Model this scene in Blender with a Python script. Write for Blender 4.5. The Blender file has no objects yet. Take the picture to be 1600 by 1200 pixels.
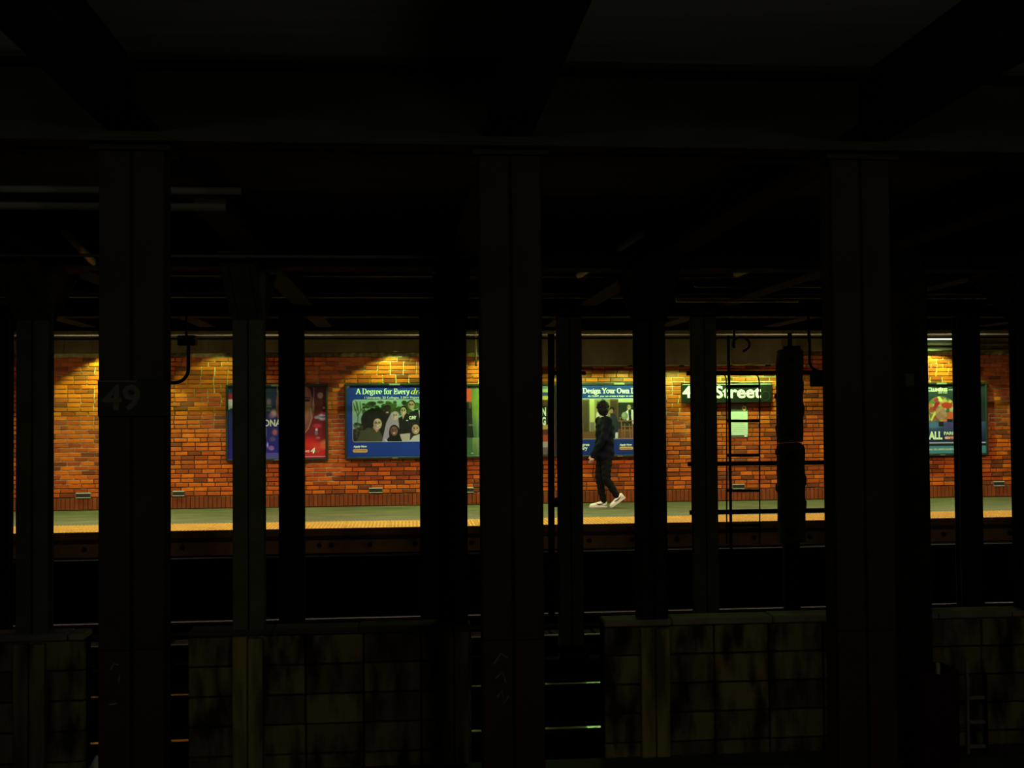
import bpy, bmesh, math, random
import numpy as np
from mathutils import Vector, Matrix
random.seed(49); rng = np.random.default_rng(49)
scene = bpy.context.scene
COL = scene.collection
PI = math.pi

# ------------------------------------------------------------------ camera
YAW, PITCH, ROLL, EYE, FOC = 0.0907, 0.0246, -0.0076, 1.55, 1780.0
_F0 = Vector((math.sin(YAW), math.cos(YAW), 0)); _R0 = Vector((math.cos(YAW), -math.sin(YAW), 0)); _U0 = Vector((0, 0, 1))
CF = _F0 * math.cos(PITCH) + _U0 * math.sin(PITCH)
_U1 = -_F0 * math.sin(PITCH) + _U0 * math.cos(PITCH)
CR = _R0 * math.cos(ROLL) + _U1 * math.sin(ROLL)
CU = -_R0 * math.sin(ROLL) + _U1 * math.cos(ROLL)
EYEPOS = Vector((0, 0, EYE))
cam = bpy.data.objects.new('camera', bpy.data.cameras.new('camera')); COL.objects.link(cam)
cam.data.sensor_width = 36.0; cam.data.lens = 36.0 * FOC / 1600.0
cam.data.clip_start = 0.05; cam.data.clip_end = 200
cam.matrix_world = Matrix(((CR.x, CU.x, -CF.x, 0), (CR.y, CU.y, -CF.y, 0), (CR.z, CU.z, -CF.z, EYE), (0, 0, 0, 1)))
scene.camera = cam

def at(px, py, Y):
    """survey helper: the point of the plane at depth Y that lies on a sight line"""
    d = CF + CR * ((px - 800) / FOC) + CU * ((600 - py) / FOC)
    t = Y / d.y
    return EYEPOS + d * t
def proj(p):
    q = Vector(p) - EYEPOS; z = q.dot(CF)
    return 800 + FOC * q.dot(CR) / z, 600 - FOC * q.dot(CU) / z

# ------------------------------------------------------------------ exposure, world, lights (tuned here)
scene.view_settings.view_transform = 'Standard'
try: scene.view_settings.look = 'None'
except Exception: pass
scene.view_settings.gamma = 1.0
scene.view_settings.use_curve_mapping = False
scene.view_settings.exposure = 0.0
w = bpy.data.worlds.new('world'); scene.world = w; w.use_nodes = True
w.node_tree.nodes['Background'].inputs[0].default_value = (0.5, 0.55, 0.5, 1)
w.node_tree.nodes['Background'].inputs[1].default_value = 0.0
GENERAL_W, GENERAL_COL = 108.0, (1.0, 0.80, 0.58)
SPOT_W, SPOT_COL = 285.0, (0.47, 1.0, 0.20)
NEAR_W, NEAR_COL = 22.0, (1.0, 0.92, 0.68)
# fluorescent battens over the far platform edge: px column, strength
GENERAL = [(-160, 1.0), (120, 1.0), (400, 1.0), (680, 1.0), (960, 1.0), (1240, 1.0), (1530, 1.1), (1830, 1.1)]
# downlights close to the wall: px column, strength
SPOTS = [(166, 1.45), (338, 0.24), (617, 0.66), (782, 1.05), (1474, 1.25)]
BULK_SPOTS = [(905, 0.24), (985, 0.20), (1065, 0.20), (1140, 0.20), (1200, 0.20)]
NEAR_LAMPS = [(-2.6, 1.2), (0.6, 0.75), (3.8, 1.2)]

# ------------------------------------------------------------------ materials
def lin(c):
    return tuple(((v / 255.0) / 12.92 if v / 255.0 <= .04045 else ((v / 255.0 + .055) / 1.055) ** 2.4) for v in c)
def mat(name, col, rough=0.6, metal=0.0, col2=None, scale=6.0, bump=0.0, detail=6.0, lo=.4, hi=.65, stretch=None, tint=False, coat=0.0, spec=0.5, world=False):
    m = bpy.data.materials.new(name); m.use_nodes = True
    nt = m.node_tree; b = nt.nodes['Principled BSDF']
    b.inputs['Roughness'].default_value = rough; b.inputs['Metallic'].default_value = metal
    b.inputs['Specular IOR Level'].default_value = spec
    if coat: b.inputs['Coat Weight'].default_value = coat; b.inputs['Coat Roughness'].default_value = .12
    b.inputs['Base Color'].default_value = (*col, 1)
    src = None
    if col2 is not None or bump:
        tc = nt.nodes.new('ShaderNodeTexCoord'); mp = nt.nodes.new('ShaderNodeMapping')
        geo = nt.nodes.new('ShaderNodeNewGeometry') if world else None
        nt.links.new(geo.outputs['Position'] if world else tc.outputs['Object'], mp.inputs['Vector'])
        if stretch: mp.inputs['Scale'].default_value = stretch
        n = nt.nodes.new('ShaderNodeTexNoise'); n.inputs['Scale'].default_value = scale; n.inputs['Detail'].default_value = detail
        nt.links.new(mp.outputs['Vector'], n.inputs['Vector'])
        if col2 is not None:
            r = nt.nodes.new('ShaderNodeValToRGB')
            r.color_ramp.elements[0].position = lo; r.color_ramp.elements[1].position = hi
            r.color_ramp.elements[0].color = (*col, 1); r.color_ramp.elements[1].color = (*col2, 1)
            nt.links.new(n.outputs['Fac'], r.inputs['Fac']); src = r.outputs['Color']
        if bump:
            bp = nt.nodes.new('ShaderNodeBump'); bp.inputs['Strength'].default_value = bump; bp.inputs['Distance'].default_value = .01
            nt.links.new(n.outputs['Fac'], bp.inputs['Height']); nt.links.new(bp.outputs['Normal'], b.inputs['Normal'])
    if tint:
        a = nt.nodes.new('ShaderNodeAttribute'); a.attribute_name = 'tint'
        if src is None: nt.links.new(a.outputs['Color'], b.inputs['Base Color'])
        else:
            mx = nt.nodes.new('ShaderNodeMix'); mx.data_type = 'RGBA'; mx.blend_type = 'MULTIPLY'; mx.inputs[0].default_value = 1
            nt.links.new(src, mx.inputs[6]); nt.links.new(a.outputs['Color'], mx.inputs[7]); nt.links.new(mx.outputs[2], b.inputs['Base Color'])
    elif src is not None: nt.links.new(src, b.inputs['Base Color'])
    return m
def emit(name, col, s):
    m = bpy.data.materials.new(name); m.use_nodes = True; b = m.node_tree.nodes['Principled BSDF']
    b.inputs['Base Color'].default_value = (*col, 1); b.inputs['Emission Color'].default_value = (*col, 1); b.inputs['Emission Strength'].default_value = s
    return m
M = {}
M['brick'] = mat('glazed_brick', (.86, .80, .75), .42, col2=(1, 1, 1), scale=9, bump=.25, tint=True, spec=.35, world=True)
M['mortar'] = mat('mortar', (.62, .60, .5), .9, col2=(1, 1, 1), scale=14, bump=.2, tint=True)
M['mortar_dark'] = mat('mortar_grime', (.03, .025, .018), .9)
M['concrete_band'] = mat('band_concrete', (.075, .068, .045), .85, col2=(.12, .11, .08), scale=2.2, stretch=(1, 1, .3), bump=.2)
M['platform'] = mat('platform_concrete', (.062, .054, .030), .75, spec=.25, col2=(.100, .087, .050), scale=2.6, stretch=(.6, 1.6, 1), bump=.05)
M['tactile'] = mat('tactile_yellow', (.35, .19, .020), .65, spec=.25, col2=(.28, .15, .016), scale=3)
M['edge_grey'] = mat('edge_grey', (.045, .043, .032), .8)
M['fascia'] = mat('fascia_grime', (.52, .30, .11), .9, col2=(.40, .24, .10), scale=4, bump=.2)
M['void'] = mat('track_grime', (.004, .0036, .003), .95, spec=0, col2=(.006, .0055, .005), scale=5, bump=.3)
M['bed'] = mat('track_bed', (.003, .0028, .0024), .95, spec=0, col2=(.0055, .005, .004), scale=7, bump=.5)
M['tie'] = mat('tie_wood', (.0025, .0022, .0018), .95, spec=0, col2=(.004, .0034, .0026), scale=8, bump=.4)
M['rail_steel'] = mat('rail_steel', (.26, .25, .23), .24, metal=1)
M['rail_rust'] = mat('rail_rust', (.006, .004, .0025), .95, spec=0)
M['ceiling'] = mat('ceiling_concrete', (.30, .32, .265), .9, spec=.1, col2=(.40, .415, .35), scale=3, stretch=(.3, 2.5, 1), bump=.2)
M['ceiling_far'] = mat('ceiling_painted', (.42, .40, .30), .85, col2=(.3, .28, .2), scale=3)
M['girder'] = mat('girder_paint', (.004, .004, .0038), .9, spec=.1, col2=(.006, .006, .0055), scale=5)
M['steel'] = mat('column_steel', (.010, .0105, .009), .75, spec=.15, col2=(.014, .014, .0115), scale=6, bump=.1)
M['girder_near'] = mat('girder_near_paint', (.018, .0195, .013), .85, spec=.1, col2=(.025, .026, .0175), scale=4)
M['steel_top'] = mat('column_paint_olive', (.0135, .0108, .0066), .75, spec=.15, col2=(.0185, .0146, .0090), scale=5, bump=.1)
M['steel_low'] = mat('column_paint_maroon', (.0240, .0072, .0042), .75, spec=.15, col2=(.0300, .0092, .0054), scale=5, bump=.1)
M['pipe'] = mat('pipe_grey', (.34, .34, .30), .5)
M['pipe_dark'] = mat('pipe_dark', (.006, .006, .006), .7, spec=.15)
M['pipe_mid'] = mat('pipe_mid', (.12, .12, .10), .6, spec=.2)
M['pipe_pale'] = mat('pipe_pale', (.55, .54, .48), .5)
M['pipe_light'] = mat('pipe_cream', (.10, .094, .07), .6, spec=.2)
M['block'] = mat('block_grime', (.27, .235, .080), .9, spec=.1, col2=(.032, .027, .014), world=True, scale=3.2, stretch=(2.2, 2.2, .7), bump=.4, tint=True, detail=8, lo=.42, hi=.62)
M['casing'] = mat('casing_grime', (.36, .30, .105), .9, spec=.1, col2=(.10, .085, .035), scale=3, stretch=(3, 3, .5), bump=.3, detail=8, world=True, lo=.38, hi=.62)
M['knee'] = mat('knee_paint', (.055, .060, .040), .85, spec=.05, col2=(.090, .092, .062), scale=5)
M['coping'] = mat('coping_concrete', (.30, .27, .20), .8, col2=(.2, .18, .13), scale=5, bump=.2)
M['ledge'] = mat('ledge_concrete', (.06, .058, .034), .9, col2=(.04, .038, .025), scale=4, bump=.3)
M['black_metal'] = mat('black_metal', (.005, .005, .005), .7, spec=.15)
M['frame'] = mat('poster_frame', (.018, .019, .018), .5, spec=.3)
M['white'] = mat('white_paint', (.72, .78, .86), .6)
M['dim_white'] = mat('worn_white', (.16, .155, .13), .7)
M['cream'] = mat('cream_print', (.70, .71, .72), .6)
M['yellow'] = mat('yellow_print', (.85, .55, .08), .6)
M['gold'] = mat('gold_print', (.80, .58, .12), .6)
M['ink'] = mat('ink', (.015, .015, .018), .6)
M['red'] = mat('red_print', (.62, .04, .03), .6)
M['sign_black'] = mat('sign_black', (.004, .005, .005), .6, spec=.15)
M['grey_ink'] = mat('grey_ink', (.06, .065, .065), .6)
M['plate_digit'] = mat('plate_digit', (.060, .056, .042), .75, spec=.15)
M['faint_ink'] = mat('faint_ink', (.018, .02, .02), .6, spec=.2)
M['signal'] = mat('signal_paint', (.10, .10, .08), .85, spec=.05)
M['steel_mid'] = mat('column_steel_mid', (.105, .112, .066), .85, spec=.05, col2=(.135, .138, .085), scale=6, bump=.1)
M['vent'] = mat('vent_metal', (.36, .36, .30), .5)
M['paper'] = mat('notice_paper', (.52, .58, .62), .7)
M['print'] = mat('poster_print', (1, 1, 1), .55, tint=True, spec=.2)
M['rust'] = mat('rust_brown', (.16, .055, .022), .8)
M['bag'] = mat('bag_plastic', (.60, .62, .60), .45)
M['scratch'] = mat('graffiti_scratch', (.075, .072, .06), .7)
M['skin'] = mat('skin', (.50, .27, .17), .55)
M['hair'] = mat('hair', (.004, .0036, .0034), .6, spec=.2, col2=(.008, .007, .0065), scale=40, bump=.8)
M['jacket'] = mat('jacket_navy', (.0026, .0034, .0085), .9, spec=.08, col2=(.0036, .0046, .011), scale=14, bump=.3)
M['trousers'] = mat('trousers_black', (.0035, .0032, .0032), .9, spec=.12, col2=(.005, .0045, .0045), scale=14, bump=.3)
M['shirt'] = mat('shirt_white', (.75, .74, .70), .7)
M['shoe'] = mat('shoe_white', (.66, .64, .54), .5)
M['sole'] = mat('shoe_sole', (.60, .58, .50), .6)
M['eye'] = mat('eye', (.7, .7, .68), .2)
M['tube'] = emit('lamp_tube', (.85, 1.0, .62), 2.2)
M['lamp_face'] = emit('lamp_lens', (.9, 1.0, .5), 2.0)

# ------------------------------------------------------------------ object helpers
def mesh_obj(name, verts, faces, m, parent=None, smooth=False):
    me = bpy.data.meshes.new(name); me.from_pydata([tuple(v) for v in verts], [], faces); me.update()
    return link(name, me, m, parent, smooth)
def link(name, me, m, parent=None, smooth=False):
    o = bpy.data.objects.new(name, me); COL.objects.link(o)
    if m is not None and not me.materials: me.materials.append(m)
    if parent is not None: o.parent = parent
    if smooth: me.polygons.foreach_set('use_smooth', [True] * len(me.polygons))
    return o
def from_bm(name, bm, m, parent=None, smooth=False):
    me = bpy.data.meshes.new(name); bm.normal_update(); bm.to_mesh(me); bm.free()
    return link(name, me, m, parent, smooth)
def bm_box(bm, x0, x1, y0, y1, z0, z1, bev=0.0):
    r = bmesh.ops.create_cube(bm, size=1.0)
    for v in r['verts']:
        v.co = Vector((x0 + (v.co.x + .5) * (x1 - x0), y0 + (v.co.y + .5) * (y1 - y0), z0 + (v.co.z + .5) * (z1 - z0)))
    if bev:
        es = list({e for v in r['verts'] for e in v.link_edges})
        bmesh.ops.bevel(bm, geom=es, offset=bev, segments=1, affect='EDGES')
def box(name, x0, x1, y0, y1, z0, z1, m, parent=None, bev=0.0):
    bm = bmesh.new(); bm_box(bm, x0, x1, y0, y1, z0, z1, bev); return from_bm(name, bm, m, parent)
def bm_cyl(bm, a, b, r, r2=None, seg=10):
    a = Vector(a); b = Vector(b); d = b - a
    q = d.to_track_quat('Z', 'Y').to_matrix().to_4x4()
    bmesh.ops.create_cone(bm, cap_ends=True, segments=seg, radius1=r, radius2=r if r2 is None else r2, depth=d.length, matrix=Matrix.Translation((a + b) / 2) @ q)
def bm_tube(bm, pts, r, seg=8):
    pts = [Vector(p) for p in pts]; rings = []
    for i, p in enumerate(pts):
        t = (pts[min(i + 1, len(pts) - 1)] - pts[max(i - 1, 0)]).normalized()
        q = t.to_track_quat('Z', 'Y')
        rings.append([bm.verts.new(p + q @ Vector((r * math.cos(2 * PI * k / seg), r * math.sin(2 * PI * k / seg), 0))) for k in range(seg)])
    for a, b in zip(rings, rings[1:]):
        # align the next ring with the nearest vertex
        off = min(range(seg), key=lambda s: (b[s].co - a[0].co).length)
        for k in range(seg):
            bm.faces.new((a[k], a[(k + 1) % seg], b[(k + 1 + off) % seg], b[(k + off) % seg]))
    bm.faces.new(rings[0][::-1]); bm.faces.new(rings[-1])
def tube(name, pts, r, m, parent=None, seg=8):
    bm = bmesh.new(); bm_tube(bm, pts, r, seg); bmesh.ops.recalc_face_normals(bm, faces=bm.faces); return from_bm(name, bm, m, parent, True)
def tag(o, label, cat, group=None):
    o['label'] = label; o['category'] = cat
    if group: o['group'] = group
    return o
def struct(o): o['kind'] = 'structure'; return o
def stuff(o): o['kind'] = 'stuff'; return o
def empty(name, loc, label=None, cat=None, group=None):
    o = bpy.data.objects.new(name, None); COL.objects.link(o); o.location = loc; o.empty_display_size = .1
    if label: tag(o, label, cat, group)
    return o
def arc(cx, cy, r, a0, a1, n=8):
    return [(cx + r * math.cos(math.radians(a0 + (a1 - a0) * i / n)), cy + r * math.sin(math.radians(a0 + (a1 - a0) * i / n))) for i in range(n + 1)]
def set_tint(me, cols, domain='FACE'):
    a = me.attributes.new('tint', 'FLOAT_COLOR', domain)
    a.data.foreach_set('color', np.asarray(cols, dtype=np.float32).ravel())

# ------------------------------------------------------------------ layout (metres)
Y1, Y2, Y3, YE, YW = 4.72, 8.59, 12.56, 15.57, 19.15
BAY = 1.524
X1, X2, X3 = 0.417, 0.329, 0.293
ZBED, ZRAIL = -1.28, -1.066
ZTOP = 2.56               # top of the brick
ZCEIL, ZCEILF = 2.98, 3.06
XA, XB = -8.2, 13.2

# ================================================================== SETTING
# ---- far platform, its tactile edge
fl = struct(box('floor', XA, XB, YE + .02, YW + .3, -.16, -.002, M['platform']))
struct(box('trim_1', XA, XB, 16.515, 16.80, -.15, .001, M['edge_grey']))
# tactile tiles: each a part of the floor
TW, TD = .6096, 16.51 - YE
bm = bmesh.new(); bm_box(bm, -TW / 2 + .002, TW / 2 - .002, 0, TD, -.10, .004, .003)
nx, ny = 12, 17
for i in range(nx):
    for j in range(ny):
        x = -TW / 2 + TW * (i + .5) / nx; y = TD * (j + .5) / ny
        bmesh.ops.create_cone(bm, cap_ends=True, segments=6, radius1=.0165, radius2=.009, depth=.009, matrix=Matrix.Translation((x, y, .0085)))
tile_me = bpy.data.meshes.new('tactile_tile'); bm.to_mesh(tile_me); bm.free(); tile_me.materials.append(M['tactile'])
k = 0; x = XA + TW / 2
while x < XB:
    o = bpy.data.objects.new('tactile_tile', tile_me); COL.objects.link(o); o.parent = fl; o.location = (x, YE, 0); x += TW
# platform fascia with round holes
fa = struct(box('trim_2', XA, XB, YE + .03, YE + .25, -.165, -.095, M['fascia']))
bm = bmesh.new(); bm_box(bm, XA, XB, YE + .06, YE + .30, -.34, -.16); 
fasc = struct(from_bm('trim_3', bm, M['fascia']))
hole_bm = bmesh.new(); bm_cyl(hole_bm, (0, -.012, 0), (0, .012, 0), .034, seg=12); hole_me = bpy.data.meshes.new('bumper_bolt'); hole_bm.to_mesh(hole_bm and hole_me); hole_bm.free(); hole_me.materials.append(M['ink'])
for px in (440, 498, 517, 577, 647, 735, 918, 985, 1055, 1175, 1262, 1470, 1573, 60, 132, 285):
    p = at(px, 600, YE + .06); o = bpy.data.objects.new('bumper_bolt', hole_me); COL.objects.link(o); o.parent = fasc; o.location = (p.x, YE + .055, -.235)
# recess wall under the platform, track bed, near platform
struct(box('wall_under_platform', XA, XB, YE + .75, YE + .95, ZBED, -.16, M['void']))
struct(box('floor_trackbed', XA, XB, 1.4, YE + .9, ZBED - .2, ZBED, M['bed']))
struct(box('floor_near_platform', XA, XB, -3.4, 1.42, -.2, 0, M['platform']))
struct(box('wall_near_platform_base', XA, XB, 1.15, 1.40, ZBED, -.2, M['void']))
struct(box('wall_near', XA, XB, -3.6, -3.4, 0, ZCEIL, M['block']))

# ---- brick wall of the far platform
wall = struct(box('wall_far', XA, XB, YW + .018, YW + .32, -.1, ZTOP + .002, M['mortar_dark']))
BL, BH, PITCHX, PITCHZ, SOLD = .203, .0605, .2135, .0736, .205
BASES = [(.52, .090, .005), (.56, .104, .005), (.44, .068, .005), (.60, .122, .006), (.33, .050, .006), (.50, .093, .007), (.39, .070, .005), (.20, .039, .009)]
def brick_geo(cx, cz, l, h, proud, skew):
    x0, x1, z0, z1 = cx - l / 2, cx + l / 2, cz - h / 2, cz + h / 2; yf = YW - proud; c = .004
    v = [(x0, YW + .02, z0), (x1, YW + .02, z0), (x1, YW + .02, z1), (x0, YW + .02, z1),
         (x0, yf + c, z0), (x1, yf + c, z0), (x1, yf + c, z1), (x0, yf + c, z1),
         (x0 + c, yf + skew, z0 + c), (x1 - c, yf - skew, z0 + c), (x1 - c, yf - skew, z1 - c), (x0 + c, yf + skew, z1 - c)]
    f = [(0, 1, 5, 4), (1, 2, 6, 5), (2, 3, 7, 6), (3, 0, 4, 7), (4, 5, 9, 8), (5, 6, 10, 9), (6, 7, 11, 10), (7, 4, 8, 11), (8, 9, 10, 11)]
    return v, f
POSTERS_PX = [(355, 512), (540, 694), (722, 872), (897, 1036), (1400, 1541)]
WINDOWS = [(14, 24), (82, 150), (270, 362), (412, 434), (476, 654), (732, 747), (850, 870), (912, 993), (1042, 1084), (1123, 1216), (1256, 1284), (1448, 1494), (1538, 1585)]
VENTS = [(130, 774.5, 21), (279, 771.5, 17), (587, 766.5, 20), (733, 766, 14), (1154, 760.5, 19), (1561, 756, 18)]
vent_xz = []
for px, py, wpx in VENTS:
    p = at(px, py, YW); vent_xz.append((p.x, p.z))
bricks = []
rows = int((ZTOP - SOLD) / PITCHZ)
for r in range(rows):
    cz = SOLD + (r + .5) * PITCHZ + .004
    x = XA + (r % 2) * PITCHX / 2 + random.uniform(-.012, .012)
    while x < XB - .1:
        l = BL
        if random.random() < .05: l = BL * .5 - .005
        cx = x + l / 2
        skip = False
        if not skip: bricks.append((cx, cz, l - random.uniform(0, .004), BH - random.uniform(0, .004), False))
        x += l + PITCHX - BL
x = XA
while x < XB - .1:
    bricks.append((x + .0335, SOLD / 2 + .002, .062, SOLD - .014, True)); x += .0712
def shown(b):
    px, py = proj((b[0], YW, b[1])); hw = b[2] * 46
    if any(a - 3 < px + hw and px - hw < c + 3 for a, c in POSTERS_PX) and 594 < py < 722: return 0
    if 1062 < px < 1208 and 592 < py < 688: return 0
    for a, c in WINDOWS:
        if px - hw > a + 1 and px + hw < c - 1: return b[2] * b[3] / (1 + .03 * b[0]) 
    return 0
order = sorted(range(len(bricks)), key=lambda i: -shown(bricks[i]))
single = set(i for i in order[:296] if shown(bricks[i]) > 0)
# twelve brick shapes shared by the single bricks (stretcher) and six soldiers
shapes = []
for q in range(14):
    v, f = brick_geo(0, 0, BL - random.uniform(0, .004), BH - random.uniform(0, .004), random.uniform(.000, .006), random.uniform(-.0025, .0025))
    me = bpy.data.meshes.new('brick'); me.from_pydata(v, [], f); me.materials.append(M['brick'])
    c = BASES[q % len(BASES)]; j = random.uniform(.85, 1.15); set_tint(me, [(c[0] * j, c[1] * j, c[2] * j, 1)] * len(f)); shapes.append(me)
sold_shapes = []
for q in range(6):
    v, f = brick_geo(0, 0, .062, SOLD - .014, random.uniform(0, .004), random.uniform(-.001, .001))
    me = bpy.data.meshes.new('brick'); me.from_pydata(v, [], f); me.materials.append(M['brick'])
    j = random.uniform(.75, 1.1); set_tint(me, [(.22 * j, .044 * j, .010 * j, 1)] * len(f)); sold_shapes.append(me)
V, F, C = [], [], []
for i, (cx, cz, l, h, sold) in enumerate(bricks):
    if i in single and (sold or l > .19):
        o = bpy.data.objects.new('brick', random.choice(sold_shapes if sold else shapes)); COL.objects.link(o); o.parent = wall; o.location = (cx, 0, cz)
        continue
    v, f = brick_geo(cx, cz, l, h, random.uniform(.0, .004 if sold else .006), random.uniform(-.0025, .0025) * (.4 if sold else 1))
    n = len(V); V += v; F += [tuple(a + n for a in q) for q in f]
    c = (.22, .044, .010) if sold else random.choice(BASES); j = random.uniform(.8, 1.15)
    C += [(c[0] * j, c[1] * j, c[2] * j, 1)] * len(f)
bo = mesh_obj('brick', V, F, M['brick'], wall); set_tint(bo.data, C); stuff(bo)
# concrete band above the brick and the lowered bulkhead
band = struct(box('trim_4', XA, XB, YW - .05, YW + .3, ZTOP + .004, ZCEILF, M['concrete_band']))
for px in (95, 140, 320, 585, 620, 1545):
    p = at(px, 540, YW - .05); box('pilaster', p.x - .05, p.x + .05, YW - .075, YW - .045, ZTOP + .01, ZCEILF, M['concrete_band'], band)
p0, p1 = at(800, 571, 18.55), at(1222, 571, 18.55)
struct(box('trim_5', p0.x, p1.x, 18.55, YW - .055, p0.z, ZCEILF - .005, M['concrete_band'], None, .01))
# mortar bed: old grimed joints, lamp pool brightness painted in as pale ragged patches
gx, gz = 420, 60
xs = np.linspace(XA, XB, gx); zs = np.linspace(0, ZTOP, gz); GX, GZ = np.meshgrid(xs, zs)
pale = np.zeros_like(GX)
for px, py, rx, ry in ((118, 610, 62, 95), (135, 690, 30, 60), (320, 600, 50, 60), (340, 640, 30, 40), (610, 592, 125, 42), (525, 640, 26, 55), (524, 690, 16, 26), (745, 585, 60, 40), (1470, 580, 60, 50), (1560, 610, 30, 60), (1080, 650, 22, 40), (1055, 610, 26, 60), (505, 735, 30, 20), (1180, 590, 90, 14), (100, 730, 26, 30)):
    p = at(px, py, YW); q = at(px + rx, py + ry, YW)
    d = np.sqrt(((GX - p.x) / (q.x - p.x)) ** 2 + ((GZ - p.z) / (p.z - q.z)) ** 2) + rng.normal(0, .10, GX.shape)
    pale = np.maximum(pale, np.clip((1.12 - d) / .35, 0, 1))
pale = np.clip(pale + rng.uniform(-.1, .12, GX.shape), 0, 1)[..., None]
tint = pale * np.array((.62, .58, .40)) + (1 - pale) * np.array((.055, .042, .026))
idx = np.arange(gx * gz).reshape(gz, gx)
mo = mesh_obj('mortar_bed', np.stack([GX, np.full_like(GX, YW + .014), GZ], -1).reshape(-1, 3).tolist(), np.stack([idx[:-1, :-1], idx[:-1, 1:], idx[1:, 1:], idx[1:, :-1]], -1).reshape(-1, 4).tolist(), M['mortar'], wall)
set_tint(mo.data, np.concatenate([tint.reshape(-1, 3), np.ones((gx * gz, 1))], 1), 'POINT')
# ---- ceilings, girders, cross beams
struct(box('ceiling', XA, XB, -3.6, YE - .02, ZCEIL, ZCEIL + .2, M['ceiling']))
struct(box('ceiling_far_platform', XA, XB, YE - .02, YW + .3, ZCEILF, ZCEILF + .15, M['ceiling_far']))
def ibeam_x(name, Y, z0, z1, wdt, m):
    bm = bmesh.new(); bm_box(bm, XA, XB, Y - wdt / 2, Y + wdt / 2, z0, z0 + .025); bm_box(bm, XA, XB, Y - wdt / 2, Y + wdt / 2, z1 - .025, z1); bm_box(bm, XA, XB, Y - .012, Y + .012, z0, z1)
    return struct(from_bm(name, bm, m))
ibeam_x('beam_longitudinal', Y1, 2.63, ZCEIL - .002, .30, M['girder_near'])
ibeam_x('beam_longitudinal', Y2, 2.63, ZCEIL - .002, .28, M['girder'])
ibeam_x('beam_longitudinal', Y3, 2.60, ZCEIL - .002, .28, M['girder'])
struct(box('beam_platform_edge', XA, XB, YE - .22, YE - .02, 2.655, ZCEIL - .002, M['girder']))
for k in range(-5, 9):
    X = X3 + k * BAY; xs = (X1 + k * BAY)
    bm = bmesh.new(); W_ = .10
    bm_box(bm, xs - W_, xs + W_, -3.0, YE - .24, 2.70, 2.72); bm_box(bm, xs - .01, xs + .01, -3.0, YE - .24, 2.72, ZCEIL - .004)
    struct(from_bm('beam_cross', bm, M['girder']))

# ================================================================== TRACKS
def track(label, ya, yb, third):
    t = empty('track', (0, (ya + yb) / 2, ZBED), label, 'track')
    oy = (ya + yb) / 2
    for y in (ya, yb):
        bm = bmesh.new(); y -= oy; zr = ZRAIL - ZBED
        bm_box(bm, XA, XB, y - .07, y + .07, .05, .065); bm_box(bm, XA, XB, y - .01, y + .01, .065, zr - .04)
        r = from_bm('rail', bm, M['rail_rust'], t)
        box('rail_head', XA, XB, y - .036, y + .036, zr - .04, zr, M['rail_steel'], r, .006)
    tb = bmesh.new(); bm_box(tb, -.12, .12, -1.25, 1.25, -.02, .055, .008); tm = bpy.data.meshes.new('tie'); tb.to_mesh(tm); tb.free(); tm.materials.append(M['tie'])
    x = XA + .2
    while x < XB:
        o = bpy.data.objects.new('tie', tm); COL.objects.link(o); o.parent = t; o.location = (x, 0, 0); x += .55
    y = third - oy
    box('third_rail', XA, XB, y - .04, y + .04, .12, .26, M['rail_rust'], t)
    box('cover_board', XA, XB, y - .11, y + .11, .36, .39, M['tie'], t)
track('dark railway track nearest the far platform, its rails thin bright lines', 13.33, 14.80, 12.98)
track('dark express track just behind the low block wall, seen through its gaps', 9.42, 10.95, 11.75)
# conduit line under the platform overhang
p = at(560, 867, YE + .5)
tag(tube('conduit', [(XA, YE + .5, p.z), (0, YE + .5, p.z), (XB, YE + .5, p.z)], .022, M['pipe'], None), 'long thin conduit running under the far platform overhang', 'conduit')

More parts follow.
